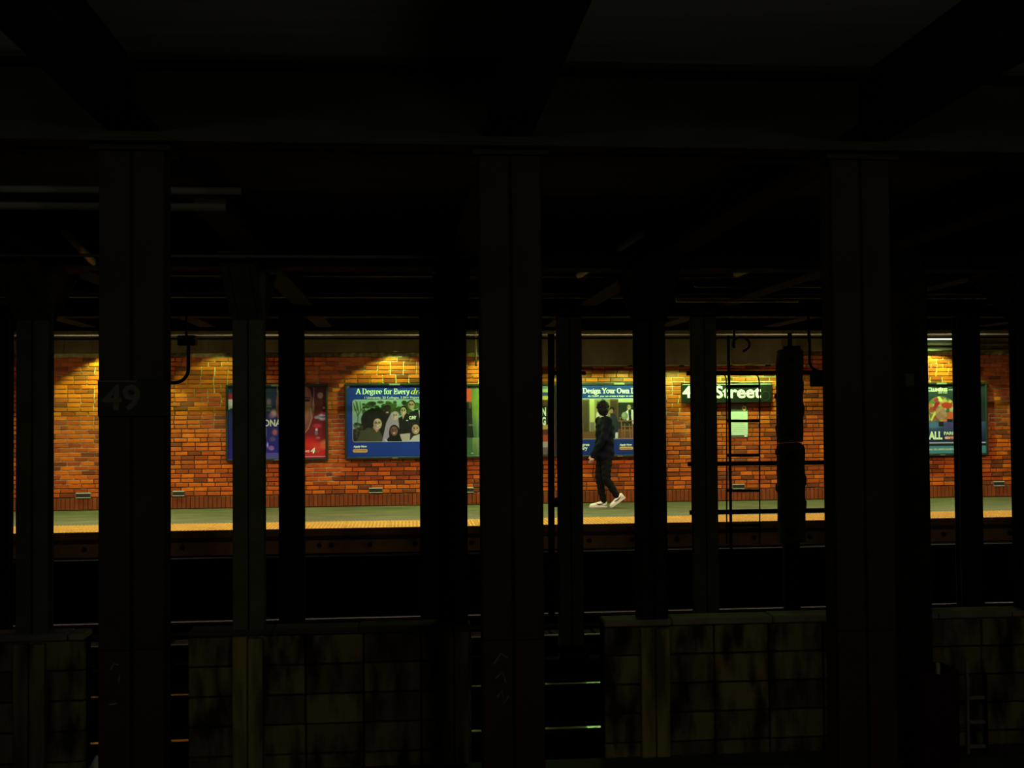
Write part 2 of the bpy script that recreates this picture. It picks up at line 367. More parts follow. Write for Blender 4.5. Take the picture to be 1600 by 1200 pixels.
# ================================================================== COLUMNS
def column(X, Y, label, two_tone=False, wdt=.28, group=None, knee=True, name='steel_column', pale=False):
    t = empty(name, (X, Y, ZBED), label, 'column', group); H = 2.64 - ZBED
    h = wdt / 2; d = .07; g = .006
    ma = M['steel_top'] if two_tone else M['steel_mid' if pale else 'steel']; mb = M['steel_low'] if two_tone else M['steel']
    zs = .62 - ZBED if two_tone else H
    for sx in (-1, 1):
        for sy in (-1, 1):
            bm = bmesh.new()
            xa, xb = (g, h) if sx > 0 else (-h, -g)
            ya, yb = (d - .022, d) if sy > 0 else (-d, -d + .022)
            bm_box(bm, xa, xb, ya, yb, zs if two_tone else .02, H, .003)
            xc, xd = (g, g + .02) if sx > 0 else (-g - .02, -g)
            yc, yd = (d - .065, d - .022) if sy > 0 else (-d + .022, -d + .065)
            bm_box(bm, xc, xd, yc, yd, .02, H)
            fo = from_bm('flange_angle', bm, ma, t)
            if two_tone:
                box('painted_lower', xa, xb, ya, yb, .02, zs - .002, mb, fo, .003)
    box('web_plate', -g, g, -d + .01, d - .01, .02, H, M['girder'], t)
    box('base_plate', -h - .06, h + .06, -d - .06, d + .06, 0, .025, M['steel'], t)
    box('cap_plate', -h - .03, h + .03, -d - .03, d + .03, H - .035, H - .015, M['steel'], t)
    if knee:
        for sy in (-1, 1):
            bm = bmesh.new()
            z0, z1, L = 2.24 - ZBED, 2.655 - ZBED, .62
            for xx in (-.07, .07):
                pts = [(xx, sy * d, z0), (xx, sy * (d + L), z1), (xx, sy * d, z1)]
                vs = [bm.verts.new(q) for q in pts] + [bm.verts.new((q[0] + .012, q[1], q[2])) for q in pts]
                bm.faces.new(vs[:3]); bm.faces.new(vs[3:][::-1])
                for i in range(3): bm.faces.new((vs[i], vs[(i + 1) % 3], vs[3 + (i + 1) % 3], vs[3 + i]))
            n = Vector((0, -sy * (z1 - z0), L)).normalized() * .015
            a = [Vector((-.12, sy * d, z0)), Vector((.12, sy * d, z0)), Vector((.12, sy * (d + L), z1)), Vector((-.12, sy * (d + L), z1))]
            vs = [bm.verts.new(q) for q in a] + [bm.verts.new(q + n) for q in a]
            bm.faces.new(vs[:4]); bm.faces.new(vs[4:][::-1])
            for i in range(4): bm.faces.new((vs[i], vs[(i + 1) % 4], vs[4 + (i + 1) % 4], vs[4 + i]))
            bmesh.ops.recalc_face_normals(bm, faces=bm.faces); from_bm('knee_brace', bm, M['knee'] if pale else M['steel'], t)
    return t
def colx(px, Y): return at(px, 650, Y - .07).x
NEAR = {}
for px, lab in ((205, 'wide near steel column at left with the 49 number plate'), (800, 'wide near steel column in the middle of the view, no plate'), (1350, 'wide near steel column at right, beside the dark equipment post')):
    NEAR[px] = column(colx(px, Y1), Y1, lab, True, .253, 'wide columns beside the near track', False)
MID = {}
for px, lab in ((50, 'mid row steel column left of the near column carrying the 49 plate'),
                (387.5, 'mid row steel column in front of the red and blue poster with the face'),
                (706, 'mid row steel column overlapping another, right of the group photo poster'),
                (1018, 'mid row steel column covering the right end of the classroom poster'),
                (1614, 'mid row steel column at the far right edge of the view')):
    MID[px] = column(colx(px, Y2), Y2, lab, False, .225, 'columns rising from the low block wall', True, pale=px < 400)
tag_g = 'columns beside the far track'
FARC = {}
for px, lab in ((-6, 'slim far row column at the far left edge of the view'), (455, 'slim far row column splitting the red and blue face poster'),
                (675, 'slim far row column hiding the right half of the group photo poster'),
                (891, 'slim far row column with scratched graffiti left of the walking person'),
                (1102, 'slim far row column standing in front of the 49 Street sign'),
                (1516, 'slim far row column in front of the colourful arched picture poster')):
    FARC[px] = column(colx(px, Y3), Y3, lab, False, .27, tag_g, False, pale=px in (891, 1102))  # the two columns that look lit get the lighter steel colour
# darker equipment post right of the near right column
p = at(1422, 650, Y2 - .22)
ep = empty('equipment_post', (p.x, Y2 - .22, ZBED), 'dark post with a small grey box right of the near right column', 'post')
box('post_body', -.125, .125, -.06, .06, 0, 2.55 - ZBED, M['steel_top'], ep, .01)
bm = bmesh.new(); zt = 2.55 - ZBED
vs = [bm.verts.new(q) for q in [(-.125, -.05, zt), (.125, -.05, zt), (-.02, -.05, zt + .40), (-.125, -.05, zt + .40), (-.125, .05, zt), (.125, .05, zt), (-.02, .05, zt + .40), (-.125, .05, zt + .40)]]
bm.faces.new(vs[:4]); bm.faces.new(vs[4:][::-1])
for i in range(4): bm.faces.new((vs[i], vs[(i + 1) % 4], vs[4 + (i + 1) % 4], vs[4 + i]))
bmesh.ops.recalc_face_normals(bm, faces=bm.faces); from_bm('post_gusset', bm, M['steel'], ep)
q = at(1417, 594, Y2 - .28); box('control_box', q.x - p.x - .035, q.x - p.x + .035, -.12, -.06, q.z - ZBED - .05, q.z - ZBED + .05, M['signal'], ep, .006)
box('base_plate', -.17, .17, -.1, .1, 0, .03, M['steel'], ep)

# ================================================================== LOW BLOCK WALL between the middle columns
lw = struct(box('wall_low', XA, at(136, 1000, Y2).x, Y2 - .02, Y2 + .10, ZBED, -.05, M['void']))
segs = [(XA, at(137, 1000, Y2).x), (at(296, 1000, Y2).x, at(736, 1000, Y2).x), (at(941, 1000, Y2).x, XB)]
BWD, BHT = .424, .218
blk = []
for q in range(10):
    bm = bmesh.new(); bm_box(bm, -BWD / 2 + .006, BWD / 2 - .006, -.05 - random.uniform(0, .012), .04, .006, BHT - .006, .008)
    me = bpy.data.meshes.new('block'); bm.to_mesh(me); bm.free(); me.materials.append(M['block']); j = random.uniform(.55, 1.15)
    set_tint(me, [(j, j * random.uniform(.92, 1.05), j, 1)] * len(me.polygons)); blk.append(me)
for si, (a, b) in enumerate(segs):
    par = lw if si == 0 else struct(box('wall_low', a, b, Y2 - .02, Y2 + .10, ZBED, -.05, M['void']))
    x = a
    while x < b - .05:
        ww = min(BWD, b - x)
        for r in range(5):
            o = bpy.data.objects.new('block', random.choice(blk)); COL.objects.link(o); o.parent = par
            o.location = (x + ww / 2, Y2 - .02, -.075 - (r + 1) * BHT); o.scale = (ww / BWD, 1, 1)
        x += BWD
    # coping pieces of uneven length
    x = a
    while x < b - .02:
        ww = min(random.uniform(.5, .8), b - x)
        box('coping', x + .003, x + ww - .003, Y2 - .085, Y2 + .14, -.073, -.024 + random.uniform(-.006, .004), M['coping'] if si != 1 else M['ledge'], par, .008); x += ww
for px in (50, 387.5, 706, 1018, 1614):
    X = colx(px, Y2)
    for xa, xb in ((-.108, -.004), (.004, .108)): box('column_casing', X + xa, X + xb, Y2 - .135, Y2 - .073, -1.044, -.07 - random.uniform(0, .02), M['casing'], lw, .006)
struct(box('trim_6', XA, XB, Y2 - .42, Y2 - .075, ZBED, -1.045, M['ledge'], None, .01))

# ================================================================== PIPES under the ceiling
def long_pipe(py, z, r, m, label, x0=XA, x1=XB, ref=300, Y=None):
    # height z is chosen, depth follows from the surveyed line
    d = at(ref, py, 1.0); Yp = (z - EYE) / (d.z - EYE) if Y is None else Y
    o = tube('ceiling_pipe', [(x0, Yp, z), ((x0 + x1) / 2, Yp, z), (x1, Yp, z)], r, m, None, 8)
    tag(o, label, 'pipe', None); return o
PX = lambda px, Y: at(px, 400, Y).x
long_pipe(298, 2.62, .018, M['pipe_mid'], 'thin grey pipe, highest of those seen behind the 49 column', XA, PX(375, 5.5))
long_pipe(320, 2.61, .034, M['pipe_mid'], 'thick grey pipe second from the top behind the 49 column', XA, PX(400, 7))
long_pipe(353, 2.62, .018, M['pipe_mid'], 'thin pipe just above the rusty hanging box at the left edge', XA, PX(170, 7.8))
long_pipe(400, 2.60, .011, M['pipe_mid'], 'thin pipe above the express track, upper one of four close lines', XA, PX(735, 7.6))
long_pipe(427, 2.82, .026, M['pipe'], 'grey pipe above the express track, second of four close lines')
long_pipe(461, 2.74, .028, M['pipe'], 'grey pipe above the express track, third of four close lines')
long_pipe(478, 2.78, .020, M['pipe'], 'lowest thin pipe seen just above the row of far columns')
long_pipe(447, 2.80, .016, M['pipe'], 'short thin pipe above the 49 Street sign, top of three', PX(1055, 12), PX(1290, 12), 1150)
long_pipe(467, 2.72, .040, M['pipe'], 'short thick pipe above the 49 Street sign, middle of three', PX(1045, 12), PX(1230, 12), 1150)
long_pipe(487, 2.70, .022, M['pipe'], 'short bright pipe above the 49 Street sign, lowest of three', PX(1040, 12.5), PX(1240, 12.5), 1150)
# lit pipe and dark conduit at the top of the platform opening
z = at(560, 523.6, 16.35).z
tag(tube('ceiling_pipe', [(XA, 16.35, z), (2, 16.35, z), (XB, 16.35, z)], .011, M['pipe_light'], None), 'pale pipe lit along the top of the far platform opening', 'pipe')
z = at(560, 529, 15.2).z
tag(tube('ceiling_pipe', [(XA, 15.2, z), (2, 15.2, z), (XB, 15.2, z)], .014, M['pipe_dark'], None), 'black thin conduit just under the pale lit pipe', 'pipe')
# rusty box on the left
p = at(12, 384, Y2 - .3); jb = empty('hanging_box', (p.x, Y2 - .3, p.z), 'rust brown box hanging under the ceiling at the left edge', 'box')
box('box_body', -.16, .15, -.06, .06, -.045, .05, M['rust'], jb, .006); box('bottom_rail', -.16, .15, -.065, .065, -.062, -.046, M['pipe'], jb, .003); box('hanger', -.01, .01, -.01, .01, .05, ZCEIL - p.z, M['pipe_dark'], jb)
# slanting tubes standing in for pale lit ceiling patches between the cross beams
def slant(px0, py0, px1, py1, z, r, label, m='pipe'):
    a = at(px0, py0, 1.0); b = at(px1, py1, 1.0)
    ta = (z - EYE) / (a.z - EYE); tb = (z - EYE) / (b.z - EYE)
    A = EYEPOS + (a - EYEPOS) * ta; B = EYEPOS + (b - EYEPOS) * tb
    o = tube('ceiling_streak', [A, (A + B) / 2, B], r, M[m]); tag(o, label, 'conduit')
slant(298, 211, 318, 236, 2.86, .022, 'short slanting pale ceiling streak right of the 49 column top', 'pipe_pale')
slant(103, 366, 152, 414, 2.66, .03, 'slanting pale ceiling streak left of the 49 column')
slant(1432, 345, 1494, 329, 2.86, .022, 'slanting pale ceiling streak high at the right of the view', 'pipe_pale')
slant(1425, 420, 1475, 411, 2.965, .016, 'faint slanting ceiling streak above the arched picture poster')
slant(905, 430, 1003, 364, 2.80, .03, 'slanting ceiling streak above the walking person', 'pipe')
slant(1150, 428, 1258, 392, 2.80, .03, 'slanting ceiling streak above the 49 Street sign', 'pipe')
slant(1028, 497, 1058, 408, 2.66, .012, 'steep shiny streak beside the knee brace above the sign', 'pipe_pale')

# ================================================================== ROW 3 EQUIPMENT: J conduits, signal, ladder, bars
def pipe_px(name, pts, Y, r, m, label, cat):
    P = [at(a, b, Y) for a, b in pts]
    o = tube(name, P, r, m); tag(o, label, cat); return o
def bend(px, py0, py1, pxe, rad, sgn):
    pts = [(px, py0), (px, py1 - rad)]
    for i in range(1, 7):
        a = PI / 2 * i / 6; pts.append((px + sgn * rad * (1 - math.cos(a)), py1 - rad + rad * math.sin(a)))
    pts.append((pxe, py1)); return pts
jc = empty('bent_conduit', at(292, 533, Y3 - .15), 'black J shaped conduit with its box right of the near 49 column', 'conduit')
def child_tube(par, name, pts, Y, r, m):
    bm = bmesh.new(); bm_tube(bm, [at(a, b, Y) - par.location for a, b in pts], r); bmesh.ops.recalc_face_normals(bm, faces=bm.faces); return from_bm(name, bm, m, par, True)
child_tube(jc, 'pipe_run', bend(294.5, 536, 598, 215, 22, -1), Y3 - .15, .019, M['pipe_dark'])
a, b = at(278, 540, Y3 - .2) - jc.location, at(306, 524, Y3 - .2) - jc.location
box('junction_box', a.x, b.x, -.09, .05, a.z, b.z, M['black_metal'], jc, .008)
box('hanger', -.012, .012, -.04, -.016, b.z, 2.605 - jc.location.z, M['pipe_dark'], jc)
jd = empty('bent_conduit', at(1266, 533, Y3 - .15), 'black curved conduit dropping to a box right of the signal', 'conduit')
child_tube(jd, 'pipe_run', bend(1265, 522, 580, 1296, 16, 1), Y3 - .15, .016, M['pipe_dark'])
a, b = at(1270, 604, Y3 - .2) - jd.location, at(1330, 579, Y3 - .2) - jd.location
box('junction_box', a.x, b.x, -.09, .05, a.z, b.z, M['black_metal'], jd, .008)
box('hanger', -.012, .012, .04, .06, 0, 2.605 - jd.location.z, M['pipe_dark'], jd)
vp = empty('pipe_riser', at(861, 650, Y3 - .2), 'black vertical pipe clamped beside the graffiti column', 'pipe')
child_tube(vp, 'pipe_run', [(861, 522), (861, 700), (862, 960)], Y3 - .2, .036, M['pipe_dark'])
a, b = at(866, 586, Y3 + .09) - FARC[891].location, at(915, 580, Y3 + .09) - FARC[891].location
box('clamp_bar', a.x, b.x, .071, .115, a.z, b.z, M['black_metal'], FARC[891], .004)
for py in (782, 788):
    a = at(869, py, Y3 - .2) - vp.location; bm = bmesh.new(); bm_cyl(bm, (a.x - .06, 0, a.z), (a.x + .02, 0, a.z), .03); from_bm('coupling', bm, M['black_metal'], vp)
pipe_px('drop_pipe', [(743.5, 500), (743.5, 572)], 18.4, .016, M['pipe'], 'short pale drop pipe above the green poster', 'pipe')
pipe_px('drop_pipe', [(1241, 500), (1241, 548)], 18.4, .022, M['pipe_light'], 'short pale drop pipe above the signal head', 'pipe')

# guard bars
gb_g = 'guard bars carrying the ladder and signal'
for py, lab, xx in ((583.5, 'black guard bar, top of three across the ladder', 1073), (725.5, 'black guard bar, middle of three across the ladder', 1075), (801, 'black guard bar, lowest of three across the ladder', 1078)):
    a, b = at(xx, py + 3.2, Y3 + .09), at(1330, py + 2.2, Y3 + .09)
    o = box('guard_bar', a.x, b.x, Y3 + .071, Y3 + .116, a.z, a.z + .05, M['black_metal'], None, .004); tag(o, lab, 'bar', gb_g)
ld = empty('ladder', at(1161, 850, Y3 + .135), 'slim black access ladder in front of the station sign', 'ladder')
YL = Y3 + .135
def stile(px, curve):
    pts = [(px, 850), (px, 640), (px - .5, 600)] + [(px - .5 - curve * (1 - math.cos(t)), 600 - 14 * math.sin(t)) for t in (.4, .8, 1.2, 1.57)]
    child_tube(ld, 'stile', pts, YL, .008, M['black_metal'])
stile(1135.5, 3); stile(1187, 5)
for py in (603.5, 657.5, 711.5, 766.5, 820):
    child_tube(ld, 'rung', [(1135, py), (1160, py + .2), (1187, py)], YL, .016, M['black_metal'])
pipe_px('pipe_riser', [(1138, 524), (1140, 650), (1142.5, 870)], Y3 + .05, .017, M['pipe_dark'], 'black vertical conduit running along the left side of the ladder', 'pipe')
cp = [at(1147, 500, Y3 + .05), at(1147, 520, Y3 + .05)] + [at(1158 + 13 * math.cos(t), 538 + 11 * math.sin(t), Y3 + .05) for t in [PI * 2 * i / 20 * .8 + 2.6 for i in range(21)]]
tag(tube('cable_coil', cp, .014, M['pipe_dark']), 'loop of black cable hanging above the ladder', 'cable')
# signal
YS = Y3 - .05
sp = at(1236, 690, YS); sg = empty('railway_signal', sp, 'tall dark two-case railway signal with bumpy sides right of the ladder', 'signal')
def local(px, py): return at(px, py, YS) - sp
def case(pts, name):
    # outline in picture order, extruded into a real casing
    P = [local(a, b) for a, b in pts]; bm = bmesh.new(); n = len(P)
    f = [bm.verts.new((q.x, -.07, q.z)) for q in P]; g = [bm.verts.new((q.x, .05, q.z)) for q in P]
    bm.faces.new(f); bm.faces.new(g[::-1])
    for i in range(n): bm.faces.new((f[i], f[(i + 1) % n], g[(i + 1) % n], g[i]))
    bmesh.ops.recalc_face_normals(bm, faces=bm.faces)
    bmesh.ops.bevel(bm, geom=[e for e in bm.edges if abs(e.verts[0].co.y - e.verts[1].co.y) < .001], offset=.006, segments=1, affect='EDGES')
    return from_bm(name, bm, M['signal'], sg)
case([(1216, 549), (1219, 546.5), (1249, 546), (1252, 549), (1252.5, 570), (1251, 594), (1253, 598), (1253, 611), (1251.5, 615), (1252, 630), (1254, 635), (1254, 647), (1252, 651), (1252.5, 676), (1252, 690), (1216, 692), (1215, 676), (1213.5, 672), (1213, 668), (1215, 664), (1214.5, 624), (1211.5, 621), (1212, 617), (1214.5, 615), (1214, 570)], 'upper_case')
case([(1216, 692.8), (1247, 691), (1249, 693.5), (1253, 695), (1255, 703), (1255, 716), (1254, 722), (1255, 741), (1257, 744), (1257, 756), (1255, 760), (1255, 778), (1257.5, 783), (1257, 793), (1255.5, 797), (1256, 830), (1256, 846), (1217, 848), (1216.5, 770), (1213.5, 766), (1213.5, 758), (1216, 755), (1215.5, 712), (1213, 709), (1213, 704), (1215, 701)], 'lower_case')
a = local(1236, 546)
bm = bmesh.new(); bm_cyl(bm, (a.x - .09, -.03, a.z + .004), (a.x + .09, -.03, a.z + .012), .03); from_bm('lid', bm, M['black_metal'], sg)
a, b = local(1234, 547), local(1234, 520); bm = bmesh.new(); bm_cyl(bm, (a.x, 0, a.z), (b.x, 0, b.z), .024); from_bm('mast_pipe', bm, M['pipe_dark'], sg)
for (py0, ) in ((846,),):
    a = local(1236, py0); box('pedestal', a.x - .09, a.x + .09, -.03, .03, ZBED - sp.z, a.z + .01, M['black_metal'], sg)
a = local(1226, 691); box('hinge_plate', a.x - .10, a.x - .02, -.078, -.068, a.z - .004, a.z + .004, M['pipe_light'], sg)
for py in (562, 676, 712, 830):
    a = local(1232, py); bm = bmesh.new(); bm_cyl(bm, (a.x, -.082, a.z), (a.x, -.066, a.z), .05 if py > 600 else .03, seg=14); from_bm('access_cover', bm, M['steel_top'], sg)

# ================================================================== LETTERING
def glyph_mesh(strings, size, bold=0.0):
    cu = bpy.data.curves.new('text', 'FONT'); cu.body = strings; cu.size = size; cu.offset = bold; cu.resolution_u = 3; 
    o = bpy.data.objects.new('text', cu); COL.objects.link(o)
    dg = bpy.context.evaluated_depsgraph_get(); dg.update()
    me = bpy.data.meshes.new_from_object(o.evaluated_get(dg)); bpy.data.objects.remove(o); bpy.data.curves.remove(cu)
    return me
def text(par, s, rect, Y, m, bold=.02, name='lettering', shear=0.0, label=None, fit=True):
    """rect = picture rectangle (x0,y0,x1,y1) the ink fills, on the plane Y"""
    me = glyph_mesh(s, 1.0, bold)
    n = len(me.vertices); co = np.empty(n * 3, np.float32); me.vertices.foreach_get('co', co); co = co.reshape(-1, 3)
    x0, x1, y0, y1 = co[:, 0].min(), co[:, 0].max(), co[:, 1].min(), co[:, 1].max()
    A, B, D = at(rect[0], rect[3], Y), at(rect[2], rect[3], Y), at(rect[0], rect[1], Y)
    u = (co[:, 0] - x0) / (x1 - x0); v = (co[:, 1] - y0) / (y1 - y0)
    base = par.matrix_world.translation if False else Vector(par.location)
    X = A.x + u * (B.x - A.x) + shear * v * (D.z - A.z); Z = A.z + v * (D.z - A.z)
    out = np.stack([X - base.x, np.full(n, Y - base.y), Z - base.z], 1)
    me.vertices.foreach_set('co', out.astype(np.float32).ravel()); me.update(); me.materials.clear(); me.materials.append(m)
    o = bpy.data.objects.new(name, me); COL.objects.link(o); o.parent = par
    if label: o['label'] = label
    return o
# a high-contrast serif alphabet drawn with a broad nib: strokes in a 0..1 cap-height box
def _o(cx, cy, rx, ry, a0=0, a1=360, n=18): return [(cx + rx * math.cos(math.radians(a0 + (a1 - a0) * i / n)), cy + ry * math.sin(math.radians(a0 + (a1 - a0) * i / n))) for i in range(n + 1)]
def _s(x, y, w=.13): return [(x - w, y), (x + w, y)]
SER = {
 'A': (.78, [[(.06, 0), (.38, 1)], [(.40, 1), (.70, 0)], [(.18, .34), (.58, .34)], _s(.06, 0, .09), _s(.70, 0, .1)]),
 'D': (.84, [[(.17, 0), (.17, 1)], [(.17, 1)] + _o(.34, .5, .38, .5, 90, -90) + [(.17, 0)], _s(.12, 0, .08), _s(.12, 1, .08)]),
 'E': (.68, [[(.17, 0), (.17, 1)], [(.06, 1), (.56, 1), (.58, .82)], [(.06, 0), (.58, 0), (.62, .2)], [(.17, .52), (.46, .52)], [(.46, .42), (.46, .62)]]),
 'Y': (.78, [[(.06, 1), (.36, .46)], [(.70, 1), (.40, .46)], [(.38, .5), (.38, 0)], _s(.08, 1, .1), _s(.68, 1, .09), _s(.38, 0)]),
 'O': (.92, [_o(.45, .5, .37, .5)]),
 'a': (.56, [[(.44, .6), (.44, .05), (.52, 0)], _o(.27, .2, .17, .2), [(.44, .42)] + _o(.28, .5, .17, .18, 20, 150)]),
 'd': (.64, [_o(.28, .33, .21, .33), [(.48, 0), (.48, 1.02)], _s(.52, 0, .07), _s(.44, 1.02, .07)]),
 'e': (.56, [[(.08, .36), (.46, .36)] + _o(.27, .34, .2, .33, 8, 300)]),
 'f': (.40, [[(.18, 0), (.18, .8)] + _o(.33, .82, .15, .2, 180, 40), [(.03, .62), (.36, .62)], _s(.18, 0, .1)]),
 'g': (.58, [_o(.25, .42, .18, .24), [(.40, .58), (.54, .66)], _o(.27, -.12, .22, .17), [(.14, .2), (.12, .06), (.40, .04)]]),
 'i': (.30, [[(.16, 0), (.16, .64)], [(.15, .88), (.17, .90)], _s(.16, 0, .1), [(.06, .64), (.16, .64)]]),
 'm': (.94, [[(.15, 0), (.15, .64)], [(.15, .45)] + _o(.33, .46, .15, .19, 150, 0) + [(.48, 0)], [(.48, .45)] + _o(.65, .46, .15, .19, 150, 0) + [(.80, 0)], _s(.15, 0, .09), _s(.48, 0, .07), _s(.8, 0, .1)]),
 'n': (.64, [[(.15, 0), (.15, .64)], [(.15, .45)] + _o(.33, .46, .16, .19, 150, 0) + [(.49, 0)], _s(.15, 0, .1), _s(.49, 0, .1), [(.04, .64), (.15, .64)]]),
 'o': (.60, [_o(.29, .32, .22, .33)]),
 'r': (.46, [[(.15, 0), (.15, .64)], [(.15, .42)] + _o(.33, .44, .17, .2, 160, 60), _s(.15, 0, .11), [(.04, .64), (.15, .64)]]),
 's': (.48, [_o(.23, .48, .15, .16, 30, 230) + _o(.24, .16, .16, .17, 70, -150)]),
 'u': (.64, [[(.13, .64), (.13, .22)] + _o(.30, .2, .17, .2, 180, 350), [(.48, .64), (.48, 0), (.56, 0)], [(.03, .64), (.13, .64)], [(.38, .64), (.48, .64)]]),
 'v': (.58, [[(.06, .64), (.28, 0)], [(.50, .64), (.29, 0)], _s(.08, .64, .08), _s(.49, .64, .07)]),
 'w': (.86, [[(.06, .64), (.25, 0)], [(.44, .64), (.26, 0)], [(.42, .64), (.60, 0)], [(.78, .64), (.61, 0)], _s(.08, .64, .08), _s(.77, .64, .07)]),
 'y': (.58, [[(.07, .64), (.29, .02)], [(.51, .64), (.29, 0), (.2, -.26), (.08, -.26)], _s(.09, .64, .08), _s(.5, .64, .07)]),
 ' ': (.30, [])}
def serif(par, s, rect, Y, m, nx=.082, ny=.045, shear=0.0, label=None):
    """rect: x0, cap-top y, x1, baseline y in the picture"""
    W = sum(SER[c][0] for c in s); A, B, D = at(rect[0], rect[3], Y), at(rect[2], rect[3], Y), at(rect[0], rect[1], Y)
    sx = (B.x - A.x) / W; sz = D.z - A.z; dz = (B.z - A.z) / W; bx = Vector(par.location)
    V, F = [], []; cur = 0; lay = 0
    nib = [(nx * math.cos(2 * PI * k / 8), ny * math.sin(2 * PI * k / 8)) for k in range(8)]
    for c in s:
        wd, strokes = SER[c]
        for st in strokes:
            for (ax, ay), (bx_, by_) in zip(st, st[1:]):
                d = Vector((bx_ - ax, by_ - ay))
                pts = [(ax + i, ay + j) for i, j in nib] + [(bx_ + i, by_ + j) for i, j in nib]
                # convex hull of the two nib prints
                pts = sorted(set(pts)); lo = []
                for p in pts:
                    while len(lo) > 1 and (lo[-1][0] - lo[-2][0]) * (p[1] - lo[-2][1]) - (lo[-1][1] - lo[-2][1]) * (p[0] - lo[-2][0]) <= 0: lo.pop()
                    lo.append(p)
                up = []
                for p in reversed(pts):
                    while len(up) > 1 and (up[-1][0] - up[-2][0]) * (p[1] - up[-2][1]) - (up[-1][1] - up[-2][1]) * (p[0] - up[-2][0]) <= 0: up.pop()
                    up.append(p)
                h = lo[:-1] + up[:-1]; n = len(V)
                for px, py in h:
                    V.append((A.x + (cur + px + shear * py) * sx - bx.x, Y - bx.y - .00006 * (lay % 14), A.z + py * sz + (cur + px) * dz - bx.z))
                F.append(tuple(range(n, n + len(h)))); lay += 1
        cur += wd
    o = mesh_obj('lettering', V, F, m, par)
    if label: o['label'] = label
    return o

# ---- number plate on the near column
YP = Y1 - .08
a, b = at(153, 651, YP), at(264, 594, YP)
npl = empty('number_plate', ((a.x + b.x) / 2, YP, (a.z + b.z) / 2), 'black 49 number plate fixed to the near left column', 'sign')
box('plate', a.x - npl.location.x, b.x - npl.location.x, -.004, .010, a.z - npl.location.z, b.z - npl.location.z, M['sign_black'], npl, .002)
text(npl, '49', (160, 601, 219, 642), YP - .006, M['plate_digit'], .024)
c = at(153, 597, YP) - npl.location; d = at(214, 594.5, YP) - npl.location
box('top_line', c.x, d.x, -.006, -.003, c.z, d.z, M['plate_digit'], npl)
# ---- graffiti
def scratch(par, strokes, ox, oy, s, Y, name='graffiti'):
    bm = bmesh.new()
    for st in strokes:
        bm_tube(bm, [at(ox + s * a, oy + s * b, Y) - Vector(par.location) for a, b in st], .004, 4)
    bmesh.ops.recalc_face_normals(bm, faces=bm.faces); return from_bm(name, bm, M['scratch'], par)
P_ = [[(0, 10), (1, 0), (6, 0), (7, 3), (1, 5)]]; R_ = [[(0, 10), (1, 1), (8, 0), (9, 4), (2, 6), (7, 10)]]; A_ = [[(0, 10), (4, 0), (8, 10)], [(2, 6), (7, 6)]]; Y_ = [[(0, 0), (4, 5), (8, 0)], [(4, 5), (4, 11)]]
for g, oy in ((P_, 632), (R_, 649), (A_, 663), (Y_, 681)): scratch(FARC[891], g, 877, oy, 1.15, Y3 - .073)
scratch(NEAR[800], [[(0, 12), (8, 0), (16, 5)], [(2, 30), (10, 22), (14, 34)], [(4, 52), (9, 44), (12, 60), (18, 50)]], 772, 1022, 1.3, Y1 - .073)
scratch(NEAR[205], [[(0, 14), (4, 6), (10, 8)], [(10, 30), (12, 20)], [(-2, 60), (8, 58)]], 173, 1030, 1.2, Y1 - .073)

